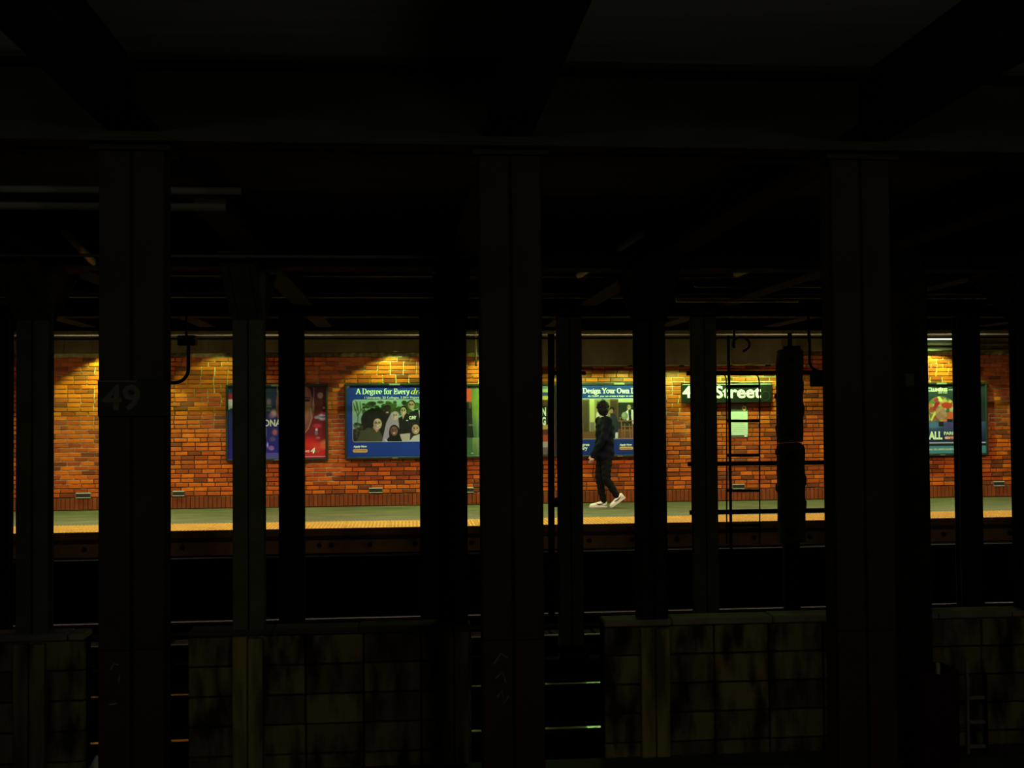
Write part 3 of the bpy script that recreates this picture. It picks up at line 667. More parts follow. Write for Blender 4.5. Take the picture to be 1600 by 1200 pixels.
# ================================================================== PRINTED POSTERS
class Canvas:
    """flat print, drawn in picture units; becomes the colours of a fine panel"""
    def __init__(s, x0, y0, x1, y1, k=1.7, ss=2):
        s.x0, s.y0, s.x1, s.y1 = x0, y0, x1, y1; s.w = int((x1 - x0) * k) + 1; s.h = int((y1 - y0) * k) + 1; s.ss = ss
        W, H = s.w * ss, s.h * ss
        s.gx, s.gy = np.meshgrid(x0 + (np.arange(W) + .5) / W * (x1 - x0), y0 + (np.arange(H) + .5) / H * (y1 - y0))
        s.a = np.zeros((H, W, 3)); s.ox = s.oy = 0; s.sc = 1.0
    def frame(s, ox, oy, sc): s.ox, s.oy, s.sc = ox, oy, sc; s.X = (s.gx - ox) * sc; s.Y = (s.gy - oy) * sc; return s
    def put(s, mask, c, al=1.0):
        m = (mask.astype(float) * al)[..., None]; s.a = s.a * (1 - m) + np.array(c) / 255.0 * m
    def rect(s, x0, y0, x1, y1, c, al=1.0): s.put((s.X >= x0) & (s.X < x1) & (s.Y >= y0) & (s.Y < y1), c, al)
    def rrect(s, x0, y0, x1, y1, r, c, al=1.0):
        dx = np.maximum(np.maximum(x0 + r - s.X, s.X - x1 + r), 0); dy = np.maximum(np.maximum(y0 + r - s.Y, s.Y - y1 + r), 0)
        m = (dx * dx + dy * dy <= r * r); s.put(m, c, al); return m
    def ell(s, cx, cy, rx, ry, c, al=1.0, soft=0.0, clip=None):
        d = np.sqrt(((s.X - cx) / rx) ** 2 + ((s.Y - cy) / ry) ** 2)
        m = (d <= 1).astype(float) if soft == 0 else np.clip((1 + soft - d) / (2 * soft), 0, 1)
        if clip is not None: m = m * clip
        s.put(m, c, al)
    def poly(s, pts, c, al=1.0, clip=None):
        m = np.zeros(s.X.shape, bool); n = len(pts)
        for i in range(n):
            (xa, ya), (xb, yb) = pts[i], pts[(i + 1) % n]
            if ya == yb: continue
            m ^= ((s.Y >= min(ya, yb)) & (s.Y < max(ya, yb)) & (s.X < (xb - xa) * (s.Y - ya) / (yb - ya) + xa))
        if clip is not None: m = m & clip
        s.put(m, c, al)
    def line(s, pts, wd, c, al=1.0, clip=None):
        for (xa, ya), (xb, yb) in zip(pts, pts[1:]):
            L2 = (xb - xa) ** 2 + (yb - ya) ** 2 + 1e-9; t = np.clip(((s.X - xa) * (xb - xa) + (s.Y - ya) * (yb - ya)) / L2, 0, 1)
            m = ((s.X - xa - t * (xb - xa)) ** 2 + (s.Y - ya - t * (yb - ya)) ** 2) <= (wd / 2) ** 2
            if clip is not None: m = m & clip
            s.put(m, c, al)
    def grad(s, x0, y0, x1, y1, c0, c1, vert=True):
        m = (s.X >= x0) & (s.X < x1) & (s.Y >= y0) & (s.Y < y1)
        t = np.clip((s.Y - y0) / (y1 - y0) if vert else (s.X - x0) / (x1 - x0), 0, 1)[..., None]
        col = (np.array(c0) * (1 - t) + np.array(c1) * t) / 255.0; s.a = np.where(m[..., None], col, s.a)
    def noise(s, amt, x0=-1e9, y0=-1e9, x1=1e9, y1=1e9):
        m = (s.X >= x0) & (s.X < x1) & (s.Y >= y0) & (s.Y < y1); n = rng.normal(0, amt, (s.h, s.w)).repeat(s.ss, 0).repeat(s.ss, 1)
        s.a = np.clip(s.a + (n * m)[..., None], 0, 1)
    def panel(s, par, Y, gain=(.86, .74, 1.55)):
        a = s.a.reshape(s.h, s.ss, s.w, s.ss, 3).mean((1, 3)); a = np.where(a <= .04045, a / 12.92, ((a + .055) / 1.055) ** 2.4) * np.array(gain)
        A, B, D = at(s.x0, s.y0, Y), at(s.x1, s.y0, Y), at(s.x0, s.y1, Y)
        u = np.linspace(0, 1, s.w); v = np.linspace(0, 1, s.h); U, Vv = np.meshgrid(u, v)
        X = A.x + U * (B.x - A.x); Z = A.z + Vv * (D.z - A.z); L = Vector(par.location)
        co = np.stack([X - L.x, np.full_like(X, Y - L.y), Z - L.z], -1).reshape(-1, 3)
        idx = np.arange(s.w * s.h).reshape(s.h, s.w)
        q = np.stack([idx[:-1, :-1], idx[1:, :-1], idx[1:, 1:], idx[:-1, 1:]], -1).reshape(-1, 4)
        me = bpy.data.meshes.new('print'); me.from_pydata(co.tolist(), [], q.tolist()); me.materials.append(M['print'])
        set_tint(me, np.concatenate([a.reshape(-1, 3), np.ones((s.w * s.h, 1))], 1), 'POINT')
        o = bpy.data.objects.new('print', me); COL.objects.link(o); o.parent = par; return o
YF = YW - .055
def poster(x0, y0, x1, y1, label):
    """framed poster box on the wall: picture rectangle of the outer frame"""
    a, b = at(x0, y1, YF), at(x1, y0, YF); c = Vector(((a.x + b.x) / 2, YF, (a.z + b.z) / 2))
    t = empty('poster', c, label, 'poster', 'framed posters on the brick wall')
    hw, hh = (b.x - a.x) / 2, (b.z - a.z) / 2; r = .038
    box('backing', -hw + .01, hw - .01, .006, .05, -hh + .01, hh - .01, M['frame'], t)
    for nm, q in (('frame_bar', (-hw, hw, hh - r, hh)), ('frame_bar', (-hw, hw, -hh, -hh + r)), ('frame_bar', (-hw, -hw + r, -hh + r, hh - r)), ('frame_bar', (hw - r, hw, -hh + r, hh - r))):
        box(nm, q[0], q[1], -.022, .052, q[2], q[3], M['frame'], t, .006)
    box('maker_tag', -.09, .09, -.027, -.021, hh - .034, hh - .004, M['dim_white'], t)
    box('maker_tag', -.045, .045, -.027, -.021, -hh + .010, -hh + .024, M['dim_white'], t)
    return t
YT = YF - .0012     # plane of the lettering
SKINS = {'light': (205, 178, 140), 'tan': (188, 150, 110), 'brown': (120, 84, 58), 'dark': (62, 48, 36)}
def head(c, cx, cy, r, skin, hair, clip=None, hijab=None, glasses=False, tilt=0, short=False):
    sh = tuple(int(v * .72) for v in skin)
    if hijab: c.ell(cx, cy, r * 1.25, r * 1.45, hijab, clip=clip)
    elif short: c.ell(cx, cy - r * .42, r * .95, r * .92, hair, clip=clip)
    else: c.ell(cx, cy - r * .05, r * 1.10, r * 1.35, hair, clip=clip)
    c.ell(cx, cy + r * .10, r * .86, r * 1.12, skin, clip=clip)
    c.ell(cx - r * .5 + tilt, cy + r * .2, r * .35, r * .8, sh, .6, soft=.3, clip=clip)
    for s in (-1, 1):
        c.ell(cx + s * r * .34 + tilt, cy - r * .10, r * .17, r * .10, (25, 20, 16), clip=clip)
        c.line([(cx + s * r * .16 + tilt, cy - r * .34), (cx + s * r * .54 + tilt, cy - r * .32)], r * .10, (35, 26, 20), clip=clip)
        if glasses: c.line([(cx + s * r * .12 + tilt, cy - r * .1), (cx + s * r * .6 + tilt, cy - r * .1)], r * .14, (20, 18, 16), clip=clip)
    c.line([(cx + tilt, cy - r * .05), (cx + r * .08 + tilt, cy + r * .32)], r * .10, sh, clip=clip)
    c.ell(cx + tilt, cy + r * .60, r * .36, r * .15, (235, 225, 205), clip=clip)
    c.line([(cx - r * .36 + tilt, cy + r * .54), (cx + tilt, cy + r * .78), (cx + r * .36 + tilt, cy + r * .54)], r * .08, (120, 50, 45), clip=clip)

# ---- poster 1: face, blue and red
tA = poster(353, 600, 512, 721, 'framed poster with half a face, blue left and red right')
c = Canvas(356, 603, 509, 718).frame(340, 580, 7.5)
c.grad(0, 0, 1500, 1200, (30, 62, 104), (36, 36, 110))
c.grad(150, 165, 760, 1040, (34, 52, 66), (34, 34, 120))
c.rect(530, 960, 720, 1040, (120, 125, 140), .5)
c.grad(760, 165, 1300, 1040, (58, 22, 30), (150, 26, 22))
c.ell(122, 310, 80, 50, (170, 40, 55)); c.poly([(115, 330), (260, 330), (260, 420), (150, 440), (115, 470)], (215, 205, 190))
c.ell(600, 365, 26, 40, (150, 130, 110), .8, soft=.5); c.ell(655, 495, 38, 42, (225, 190, 160), .9, soft=.5); c.ell(625, 530, 30, 30, (150, 110, 120), .7, soft=.6)
c.ell(667, 720, 30, 34, (190, 110, 100), .9, soft=.4); c.ell(640, 800, 34, 28, (96, 88, 96), .8, soft=.3); c.ell(625, 905, 34, 28, (170, 120, 140), .8, soft=.3); c.ell(582, 868, 10, 30, (200, 190, 220), .9, soft=.5)
c.line([(566, 660), (566, 760)], 14, (120, 130, 160), .6)
c.line([(697, 165), (697, 480)], 6, (190, 200, 210), .8)  # glare drawn into the print as a pale vertical line
# face
c.ell(930, 400, 200, 370, (120, 78, 56)); c.ell(880, 400, 200, 350, (132, 88, 64)); c.poly([(1010, 160), (1090, 170), (1125, 260), (1118, 360), (1085, 230), (1040, 180)], (34, 24, 22))
c.ell(1115, 430, 22, 60, (118, 72, 52)); c.ell(1045, 350, 34, 16, (40, 26, 22)); c.line([(1010, 315), (1080, 322)], 14, (40, 26, 20)); c.ell(1040, 480, 40, 90, (176, 112, 80), .6, soft=.6)
c.line([(1085, 440), (1100, 560), (1060, 680), (1015, 735)], 10, (196, 140, 104), .8); c.line([(1126, 200), (1124, 330), (1112, 470)], 7, (200, 180, 165), .7); c.ell(985, 640, 46, 20, (120, 50, 44))
c.ell(1200, 292, 36, 36, (150, 120, 96), .9, soft=.12); c.ell(1243, 437, 14, 14, (235, 205, 205), 1, soft=.4); c.ell(1232, 545, 62, 40, (190, 190, 180), .9, soft=.3); c.ell(1250, 500, 40, 18, (190, 50, 60), .8, soft=.4); c.ell(1155, 550, 26, 18, (150, 165, 160), .8, soft=.4); c.ell(1230, 545, 50, 8, (60, 66, 80), .8)
c.ell(1165, 650, 48, 26, (196, 46, 66), .9, soft=.4); c.ell(1155, 695, 16, 18, (225, 215, 210), .9, soft=.3); c.ell(1152, 735, 20, 26, (130, 130, 130), .8, soft=.3); c.ell(1172, 790, 26, 14, (190, 150, 150), .7, soft=.4)
c.ell(1080, 860, 110, 70, (215, 40, 30), .9, soft=.5); c.grad(1000, 890, 1290, 1015, (205, 40, 28), (200, 38, 30)); c.ell(1255, 870, 50, 50, (240, 180, 70), .9, soft=.5); c.ell(1200, 885, 120, 40, (230, 90, 40), .6, soft=.5)
c.rect(1010, 1004, 1290, 1016, (220, 150, 140)); c.noise(.012)
c.panel(tA, YF)
text(tA, 'ONAL', (411.5, 655.5, 445, 666.5), YT, M['cream'], .03)
text(tA, 'CRIME', (408, 634, 425, 637.6), YT, M['dim_white'], .02); text(tA, 'FREE', (410, 639, 422, 642.4), YT, M['dim_white'], .02)
text(tA, 'NEWS', (469, 703.4, 483.5, 707), YT, M['cream'], .03); text(tA, '4', (484.8, 699.4, 491.5, 708.4), YT, M['white'], .04, shear=.2); text(tA, 'NY', (492, 703.4, 499.5, 707.6), YT, M['dim_white'], .02)

# ---- poster 2: group photo on blue
tB = poster(539, 598.5, 694, 718, 'framed blue poster reading A Degree for Every, with a group photo')
c = Canvas(542, 601.5, 691, 715).frame(520, 580, 6.154)
c.grad(0, 0, 1200, 1000, (30, 58, 150), (12, 56, 118)); c.poly([(135, 140), (165, 140), (160, 160), (135, 166)], (205, 210, 210))
cl = c.rrect(190, 276, 992, 682, 24, (200, 205, 180)); cl = c.rrect(194, 280, 988, 678, 21, (130, 172, 138))
c.put(cl & (c.Y > 280) & (c.Y < 420), (150, 190, 150), .6)
for k in range(90):
    x, y = random.uniform(290, 860), random.uniform(300, 440); c.ell(x, y, random.uniform(14, 34), random.uniform(10, 26), random.choice([(40, 56, 26), (58, 78, 34), (30, 42, 22), (74, 92, 44)]), .85, clip=cl)
c.poly([(194, 560), (300, 520), (420, 470), (860, 430), (988, 430), (988, 680), (194, 680)], (34, 40, 26), clip=cl)
for k in range(60): c.ell(random.uniform(200, 330), random.uniform(500, 600), 16, 10, random.choice([(40, 44, 26), (70, 74, 44), (28, 30, 20)]), .7, clip=cl)
for st in ([(228, 640), (238, 500), (246, 380), (232, 300)], [(246, 420), (290, 350)], [(240, 440), (205, 330)], [(236, 380), (222, 290)], [(268, 380), (262, 300)], [(215, 380), (198, 310)]): c.line(st, 7, (78, 70, 52), clip=cl)
c.ell(400, 470, 130, 110, (18, 20, 18), clip=cl); c.poly([(290, 520), (380, 390), (560, 400), (560, 680), (300, 680)], (22, 24, 20), clip=cl)
head(c, 522, 378, 36, SKINS['dark'], (18, 16, 14), cl, short=True)
c.poly([(226, 680), (262, 600), (330, 545), (440, 560), (478, 640), (480, 680)], (66, 72, 44), clip=cl); c.poly([(380, 540), (420, 590), (440, 560), (420, 520)], (180, 140, 105), clip=cl)
head(c, 428, 505, 46, SKINS['light'], (40, 30, 22), cl, glasses=True, short=True)
c.poly([(470, 680), (510, 500), (560, 400), (620, 400), (636, 560), (600, 680)], (158, 146, 150), clip=cl); head(c, 596, 432, 30, SKINS['light'], (0, 0, 0), cl, hijab=(178, 164, 168))
c.poly([(630, 610), (640, 450), (700, 410), (760, 430), (770, 600)], (18, 20, 18), clip=cl); c.poly([(640, 610), (740, 600), (735, 680), (660, 680)], (176, 168, 140), clip=cl)
head(c, 675, 386, 34, SKINS['light'], (22, 18, 16), cl); c.poly([(660, 420), (690, 420), (672, 470)], (190, 155, 120), clip=cl); c.rect(700, 474, 720, 484, (220, 220, 210))
c.poly([(720, 500), (735, 400), (810, 375), (850, 400), (858, 560), (760, 560)], (20, 22, 22), clip=cl); c.poly([(820, 380), (870, 400), (880, 560), (840, 540), (830, 460)], (205, 200, 180), clip=cl); head(c, 752, 330, 36, SKINS['tan'], (20, 16, 14), cl, glasses=True, short=True)
c.ell(588, 600, 52, 80, (20, 16, 14), clip=cl); c.poly([(500, 680), (540, 630), (640, 620), (664, 680)], (16, 16, 16), clip=cl); head(c, 585, 575, 40, SKINS['brown'], (18, 14, 12), cl); c.line([(500, 660), (520, 680)], 12, (200, 200, 200), clip=cl)
c.poly([(730, 680), (770, 630), (860, 600), (930, 640), (940, 680)], (186, 184, 160), clip=cl); head(c, 792, 560, 42, SKINS['tan'], (20, 20, 20), cl, hijab=(24, 22, 22))
c.rrect(192, 750, 332, 782, 15, (225, 175, 80))
c.noise(.012); c.panel(tB, YF)
serif(tB, 'A Degree for Every', (556.5, 607.4, 640, 615.6), YT, M['white'], label='white serif headline lettering')
serif(tB, 'dream', (641, 607.4, 677, 615.8), YT, M['gold'], .07, .035, .25, label='gold italic headline word')
text(tB, '1 University, 25 Colleges, 2.5K+ Majors & Programs', (569.5, 619.8, 682, 624.2), YT, M['cream'], .012)
text(tB, 'Apply Now', (552, 696, 573, 700.4), YT, M['white'], .04, shear=.15); text(tB, 'cuny.edu/apply', (553.5, 703, 572.5, 705.4), YT, M['ink'], .01)
text(tB, 'CUNY', (639.2, 650, 650.5, 655.4), YT, M['white'], .04)

# ---- poster 3: green with a dark bottle shape / stacked white letters
tC = poster(721, 599, 871, 716, 'framed green poster half hidden by the middle near column, letters N and G')
c = Canvas(724, 602, 868, 713).frame(520, 580, 6.154)
c.grad(1200, 100, 1420, 900, (66, 98, 66), (62, 96, 44)); c.grad(1420, 100, 2200, 900, (60, 80, 60), (40, 50, 40)); c.ell(1395, 330, 60, 180, (130, 140, 40), .8, soft=.5); c.grad(1340, 640, 1420, 820, (120, 140, 70), (70, 100, 50))
c.rect(1270, 170, 1335, 292, (206, 70, 40)); c.poly([(1280, 300), (1335, 300), (1342, 520), (1352, 640), (1260, 640), (1270, 400)], (26, 28, 20)); c.rect(1305, 510, 1345, 525, (90, 90, 60)); c.rect(1310, 300, 1330, 360, (96, 60, 36)); c.rect(1325, 785, 1350, 792, (180, 180, 150)); c.rect(1384, 140, 1396, 826, (110, 134, 90), .7)
c.frame(830, 570, 7.5)
c.rect(-60, 200, 300, 1100, (58, 36, 24))
for y0, y1, col in ((205, 235, (24, 30, 26)), (235, 290, (110, 140, 110)), (290, 330, (190, 190, 120)), (330, 372, (60, 72, 120)), (372, 418, (216, 190, 70)), (418, 492, (86, 56, 30)), (492, 712, (24, 24, 22)), (712, 765, (190, 160, 70)), (765, 830, (90, 50, 26)), (830, 910, (170, 70, 34)), (910, 975, (180, 170, 140)), (975, 1060, (110, 100, 84))): c.rect(-60, y0, 230, y1, col)
c.rect(255, 180, 300, 1100, (96, 74, 50)); c.rect(282, 180, 292, 1100, (140, 108, 80))
c.noise(.02); c.panel(tC, YF)
text(tC, 'N', (846.5, 636.5, 853.2, 650), YT, M['white'], .05); text(tC, 'G', (846.5, 651.5, 853, 664.5), YT, M['white'], .05)

# ---- poster 4: classroom
tE = poster(897, 597.5, 1038, 715, 'framed blue poster reading Design Your Own, behind the walking person')
c = Canvas(900, 600.5, 1035, 712).frame(880, 590, 5.455)
c.rect(0, 0, 1000, 1000, (22, 46, 104)); c.rect(0, 180, 1000, 186, (200, 200, 180)); c.rect(0, 186, 1000, 526, (150, 136, 78))
c.rect(60, 186, 222, 500, (92, 74, 44)); c.rect(170, 200, 214, 470, (74, 58, 36)); c.rect(222, 186, 264, 470, (186, 180, 104)); c.rect(264, 186, 400, 470, (140, 126, 74)); c.poly([(0, 526), (160, 470), (270, 450), (430, 480), (860, 500), (860, 526)], (112, 76, 40))
c.rect(396, 186, 466, 440, (92, 64, 40)); c.rect(404, 200, 456, 420, (72, 48, 32)); c.rect(466, 186, 1000, 216, (176, 172, 110)); c.rect(466, 216, 1000, 440, (34, 36, 30)); c.rect(466, 440, 1000, 526, (96, 66, 38))
c.poly([(275, 380), (282, 300), (330, 290), (340, 420)], (206, 200, 160)); c.rect(228, 380, 262, 460, (120, 110, 80))
c.ell(412, 272, 22, 20, (22, 18, 18)); c.ell(408, 288, 14, 18, (150, 110, 80)); c.poly([(400, 310), (440, 312), (466, 380), (462, 520), (420, 520), (410, 420)], (34, 38, 48)); c.poly([(440, 470), (462, 470), (460, 522), (438, 522)], (205, 200, 180))
c.poly([(545, 290), (575, 275), (610, 300), (640, 330), (640, 480), (590, 480), (560, 400)], (22, 24, 22)); c.poly([(522, 300), (550, 276), (556, 360), (540, 380)], (206, 204, 180)); c.poly([(575, 275), (606, 284), (624, 330), (612, 400), (584, 400), (574, 330)], (206, 204, 180)); head(c, 557, 256, 19, SKINS['tan'], (70, 46, 30), short=True); c.ell(520, 330, 28, 34, (120, 130, 94)); c.ell(512, 322, 14, 20, (146, 156, 116), .8)
for st in ([(470, 372), (590, 372)], [(490, 380), (498, 515)], [(582, 380), (588, 515)], [(500, 420), (584, 420)], [(500, 455), (584, 455)], [(520, 400), (516, 515)], [(560, 400), (566, 515)]): c.line(st, 9, (140, 92, 48))
for st in ([(476, 345), (500, 345)], [(480, 350), (478, 372)]): c.line(st, 8, (110, 90, 50))
c.poly([(590, 480), (640, 480), (640, 526), (590, 526)], (26, 26, 26)); c.rect(0, 520, 1000, 528, (150, 150, 140), .6); c.rrect(472, 592, 590, 618, 13, (226, 176, 80)); c.noise(.012); c.panel(tE, YF)
serif(tE, 'Design Your Own', (910.8, 606.6, 983.5, 614.2), YT, M['white'], label='white serif headline lettering'); serif(tE, 'D', (985.8, 606.6, 993, 614.2), YT, M['white'])
text(tE, 'At CUNY, you can create a major as unique', (918.5, 617.6, 994, 621.2), YT, M['cream'], .012)
text(tE, 'Degree', (902, 692.5, 921, 698.5), YT, M['white'], .03); text(tE, 'every', (902, 699, 918, 705), YT, M['white'], .03)
text(tE, 'Apply Now', (968, 693.4, 987, 697.4), YT, M['white'], .04, shear=.15); text(tE, 'cuny.edu/apply', (969, 699.6, 986.5, 702.2), YT, M['ink'], .01)

# ---- poster 5: arched colourful picture
tF = poster(1400, 597, 1542, 713, 'framed dark poster with a bright arched picture, at the right')
c = Canvas(1403, 600, 1539, 710).frame(1420, 520, 5.455)
c.grad(-120, 400, 700, 1100, (44, 54, 50), (24, 34, 44)); c.rect(-120, 440, 700, 545, (46, 56, 52))
c.ell(270, 640, 116, 95, (120, 100, 70)); c.rect(154, 640, 386, 762, (120, 100, 70)); arch = ((((c.X - 270) / 116) ** 2 + ((c.Y - 640) / 95) ** 2) < 1) | ((c.X > 154) & (c.X < 386) & (c.Y >= 640) & (c.Y < 762))
pal = [(176, 50, 34), (206, 186, 60), (96, 116, 50), (206, 110, 60), (150, 50, 76), (176, 180, 110), (60, 84, 60), (200, 150, 110)]
for k in range(110): c.ell(random.uniform(155, 385), random.uniform(548, 760), random.uniform(8, 24), random.uniform(8, 22), random.choice(pal), .8, clip=arch)
c.poly([(178, 745), (205, 690), (300, 605), (372, 575), (365, 592), (290, 640), (215, 710), (190, 760)], (216, 206, 70), clip=arch); c.poly([(235, 545), (262, 545), (290, 590), (262, 590)], (206, 206, 90), clip=arch); c.poly([(196, 660), (225, 590), (262, 600), (215, 668)], (176, 34, 34), clip=arch); c.ell(318, 622, 44, 26, (196, 56, 36), clip=arch); c.ell(350, 720, 36, 44, (206, 84, 44), .9, clip=arch)
c.ell(268, 690, 46, 60, (170, 120, 90), .8, clip=arch)
c.grad(-120, 762, 700, 935, (64, 84, 110), (22, 34, 60)); c.ell(200, 790, 60, 30, (80, 120, 140), .8, soft=.4); c.ell(360, 790, 60, 36, (70, 60, 110), .8, soft=.4); c.rect(248, 758, 290, 800, (24, 24, 26)); c.rect(320, 740, 370, 764, (20, 20, 24))
c.rect(-120, 936, 700, 946, (190, 200, 200)); c.rect(-120, 946, 700, 968, (22, 34, 36)); c.rect(-120, 968, 700, 1030, (70, 140, 128)); c.rect(300, 884, 560, 910, (200, 74, 60)); c.rect(150, 470, 192, 504, (170, 200, 170)); c.rect(160, 478, 190, 492, (60, 74, 66)); c.noise(.012); c.panel(tF, YF)
text(tF, 'LUMIÈRES', (1455.5, 605.2, 1480.5, 611.8), YT, M['cream'], .05); text(tF, 'NEW YORK', (1466, 613, 1480.5, 614.6), YT, M['cream'], .03); text(tF, 'IMMERSIVE', (1482.5, 608.4, 1505, 609.8), YT, M['cream'], .02)
text(tF, 'GALL', (1443, 674, 1472.6, 687.2), YT, M['cream'], .05); text(tF, 'PARIS', (1475, 674.4, 1493, 679.6), YT, M['cream'], .03); text(tF, 'NEW YORK', (1476.5, 682.6, 1497, 685.8), YT, M['cream'], .03); text(tF, 'HALL DES LUMIERES EXHIBITION', (1451, 701, 1494, 703.6), YT, M['cream'], .015)

# ---- station sign and notice
YG = YW - .10
a, b = at(1065.5, 630, YG), at(1206.5, 597.5, YG); gc = Vector(((a.x + b.x) / 2, YG, (a.z + b.z) / 2))
ss = empty('station_sign', gc, 'black 49 Street station name sign on the brick wall', 'sign')
box('sign_panel', a.x - gc.x, b.x - gc.x, 0, .06, a.z - gc.z, b.z - gc.z, M['sign_black'], ss, .005)
cl0, cl1 = at(1066.5, 600.9, YG) - gc, at(1205.5, 599.7, YG) - gc
box('white_line', cl0.x, cl1.x, -.001, .001, cl0.z, cl1.z, M['white'], ss)
text(ss, '49', (1066.5, 603, 1093, 622.2), YG - .0012, M['white'], .024); text(ss, 'Street', (1117, 602.6, 1189.5, 622.4), YG - .0012, M['white'], .024)
g0 = at(1196, 618.5, YG) - gc; bm = bmesh.new(); ring = [(g0.x + .078 * math.cos(t), -.0, g0.z + .078 * math.sin(t)) for t in [2 * PI * i / 24 for i in range(25)]]; bm_tube(bm, ring, .004, 4); from_bm('removed_bullet_mark', bm, M['faint_ink'], ss)
YN = YW - .02
a, b = at(1141.5, 684, YN), at(1168.5, 631.5, YN); nc = Vector(((a.x + b.x) / 2, YN, (a.z + b.z) / 2))
sn = empty('service_notice', nc, 'white paper notice with black header under the station sign', 'notice')
box('board', a.x - nc.x, b.x - nc.x, 0, .016, a.z - nc.z, b.z - nc.z, M['grey_ink'], sn, .003)
a2, b2 = at(1142, 680, YN) - nc, at(1168, 643, YN) - nc; box('paper', a2.x, b2.x, -.003, .002, a2.z, b2.z, M['paper'], sn)
bm = bmesh.new(); q = at(1162.8, 637.8, YN) - nc; bm_cyl(bm, (q.x, -.004, q.z), (q.x, .002, q.z), .040, seg=20); from_bm('route_bullet', bm, M['yellow'], sn)
text(sn, 'R', (1161.4, 635.8, 1164.4, 639.8), YN - .006, M['ink'], .03)
for k, (xa, xb, py) in enumerate(((1142.5, 1156, 632.6), (1142.5, 1150, 635.6), (1142.5, 1152, 637.2), (1142.5, 1149, 640.6))):
    u, v = at(xa, py + .5, YN) - nc, at(xb, py - .3, YN) - nc; box('header_line', u.x, v.x, -.003, .001, u.z, v.z, M['dim_white'], sn)
for k in range(9):
    u, v = at(1144, 648.6 + k * 3.2, YN) - nc, at(1166 - random.uniform(0, 5), 648 + k * 3.2, YN) - nc; box('text_line', u.x, v.x, -.0045, -.002, u.z, v.z, M['vent'], sn)
u, v = at(1163, 682.4, YN) - nc, at(1167.6, 680.2, YN) - nc; box('sticker', u.x, v.x, -.004, .001, u.z, v.z, M['white'], sn)

# ---- wall vents near the floor
vlab = ['metal vent low in the wall left of the near 49 column', 'metal vent low in the wall just right of the near 49 column', 'metal vent low in the wall under the group photo poster', 'metal vent low in the wall under the green poster', 'metal vent low in the wall seen between the ladder rungs', 'metal vent low in the wall right of the arched picture poster']
for (px, py, wpx), lab in zip(VENTS, vlab):
    p = at(px, py, YW - .012); t = empty('wall_vent', p, lab, 'vent', 'metal vents low in the brick wall'); hw = wpx / 2 / 93; hh = .036
    box('recess', -hw, hw, -.004, .03, -hh, hh, M['ink'], t)
    box('top_lip', -hw - .004, hw + .004, -.014, .03, hh - .006, hh + .010, M['vent'], t, .003); box('bottom_lip', -hw - .004, hw + .004, -.012, .03, -hh - .004, -hh + .007, M['vent'], t, .003)
    box('side_lip', -hw - .006, -hw + .004, -.008, .03, -hh, hh, M['grey_ink'], t); box('side_lip', hw - .004, hw + .006, -.008, .03, -hh, hh, M['grey_ink'], t)

# ================================================================== LOWER RIGHT AND LEFT BITS
p = at(1456, 1200, Y2 - .58); zb = at(1456, 1048, Y2 - .72).z
cb = empty('equipment_cabinet', (p.x, Y2 - .58, ZBED), 'dark maroon equipment cabinet against the low wall at lower right', 'cabinet')
box('cabinet_body', -.15, .15, -.14, .13, .0, zb - ZBED, M['steel_low'], cb, .012); box('cabinet_door', -.125, .11, -.155, -.138, .29, zb - ZBED - .05, M['steel_low'], cb, .005)
u = at(1465, 1043, Y2 - .73); box('lever', u.x - p.x - .012, u.x - p.x + .012, -.17, -.14, u.z - ZBED - .045, u.z - ZBED + .035, M['vent'], cb, .004)
p = at(1511, 1100, Y2 - .3); st = empty('step_ladder_rail', (p.x, Y2 - .3, -1.045), 'short pale access ladder fixed to the low wall at lower right', 'ladder')
zt = at(1511, 1030, Y2 - .3).z + 1.045
box('stile', -.009, .009, -.02, .02, 0, zt, M['coping'], st, .003); box('stile', .135, .153, -.02, .02, 0, zt - .1, M['tie'], st, .003)  # lit stile is coloured pale, the unlit one dark
for py in (1090, 1128, 1166, 1198):
    u = at(1525, py, Y2 - .3); box('rung', .009, .135, -.018, .018, u.z + 1.045 - .014, u.z + 1.045 + .014, M['coping'], st, .005)
p = at(150, 1204, Y2 - .28); bm = bmesh.new(); bmesh.ops.create_icosphere(bm, subdivisions=3, radius=1)
for v in bm.verts:
    h = (v.co.z + 1) / 2; n = .12 * math.sin(v.co.x * 7 + v.co.y * 5) + .08 * math.sin(v.co.z * 11 + v.co.y * 9)
    s = (1 - h * .85) * (1 + n); v.co = Vector((v.co.x * .105 * s, v.co.y * .09 * s, h * .2))
bg = from_bm('plastic_bag', bm, M['bag'], None, True); bg.location = (p.x, Y2 - .26, -1.045); tag(bg, 'crumpled whitish bag lying by the foot of the near 49 column', 'bag')

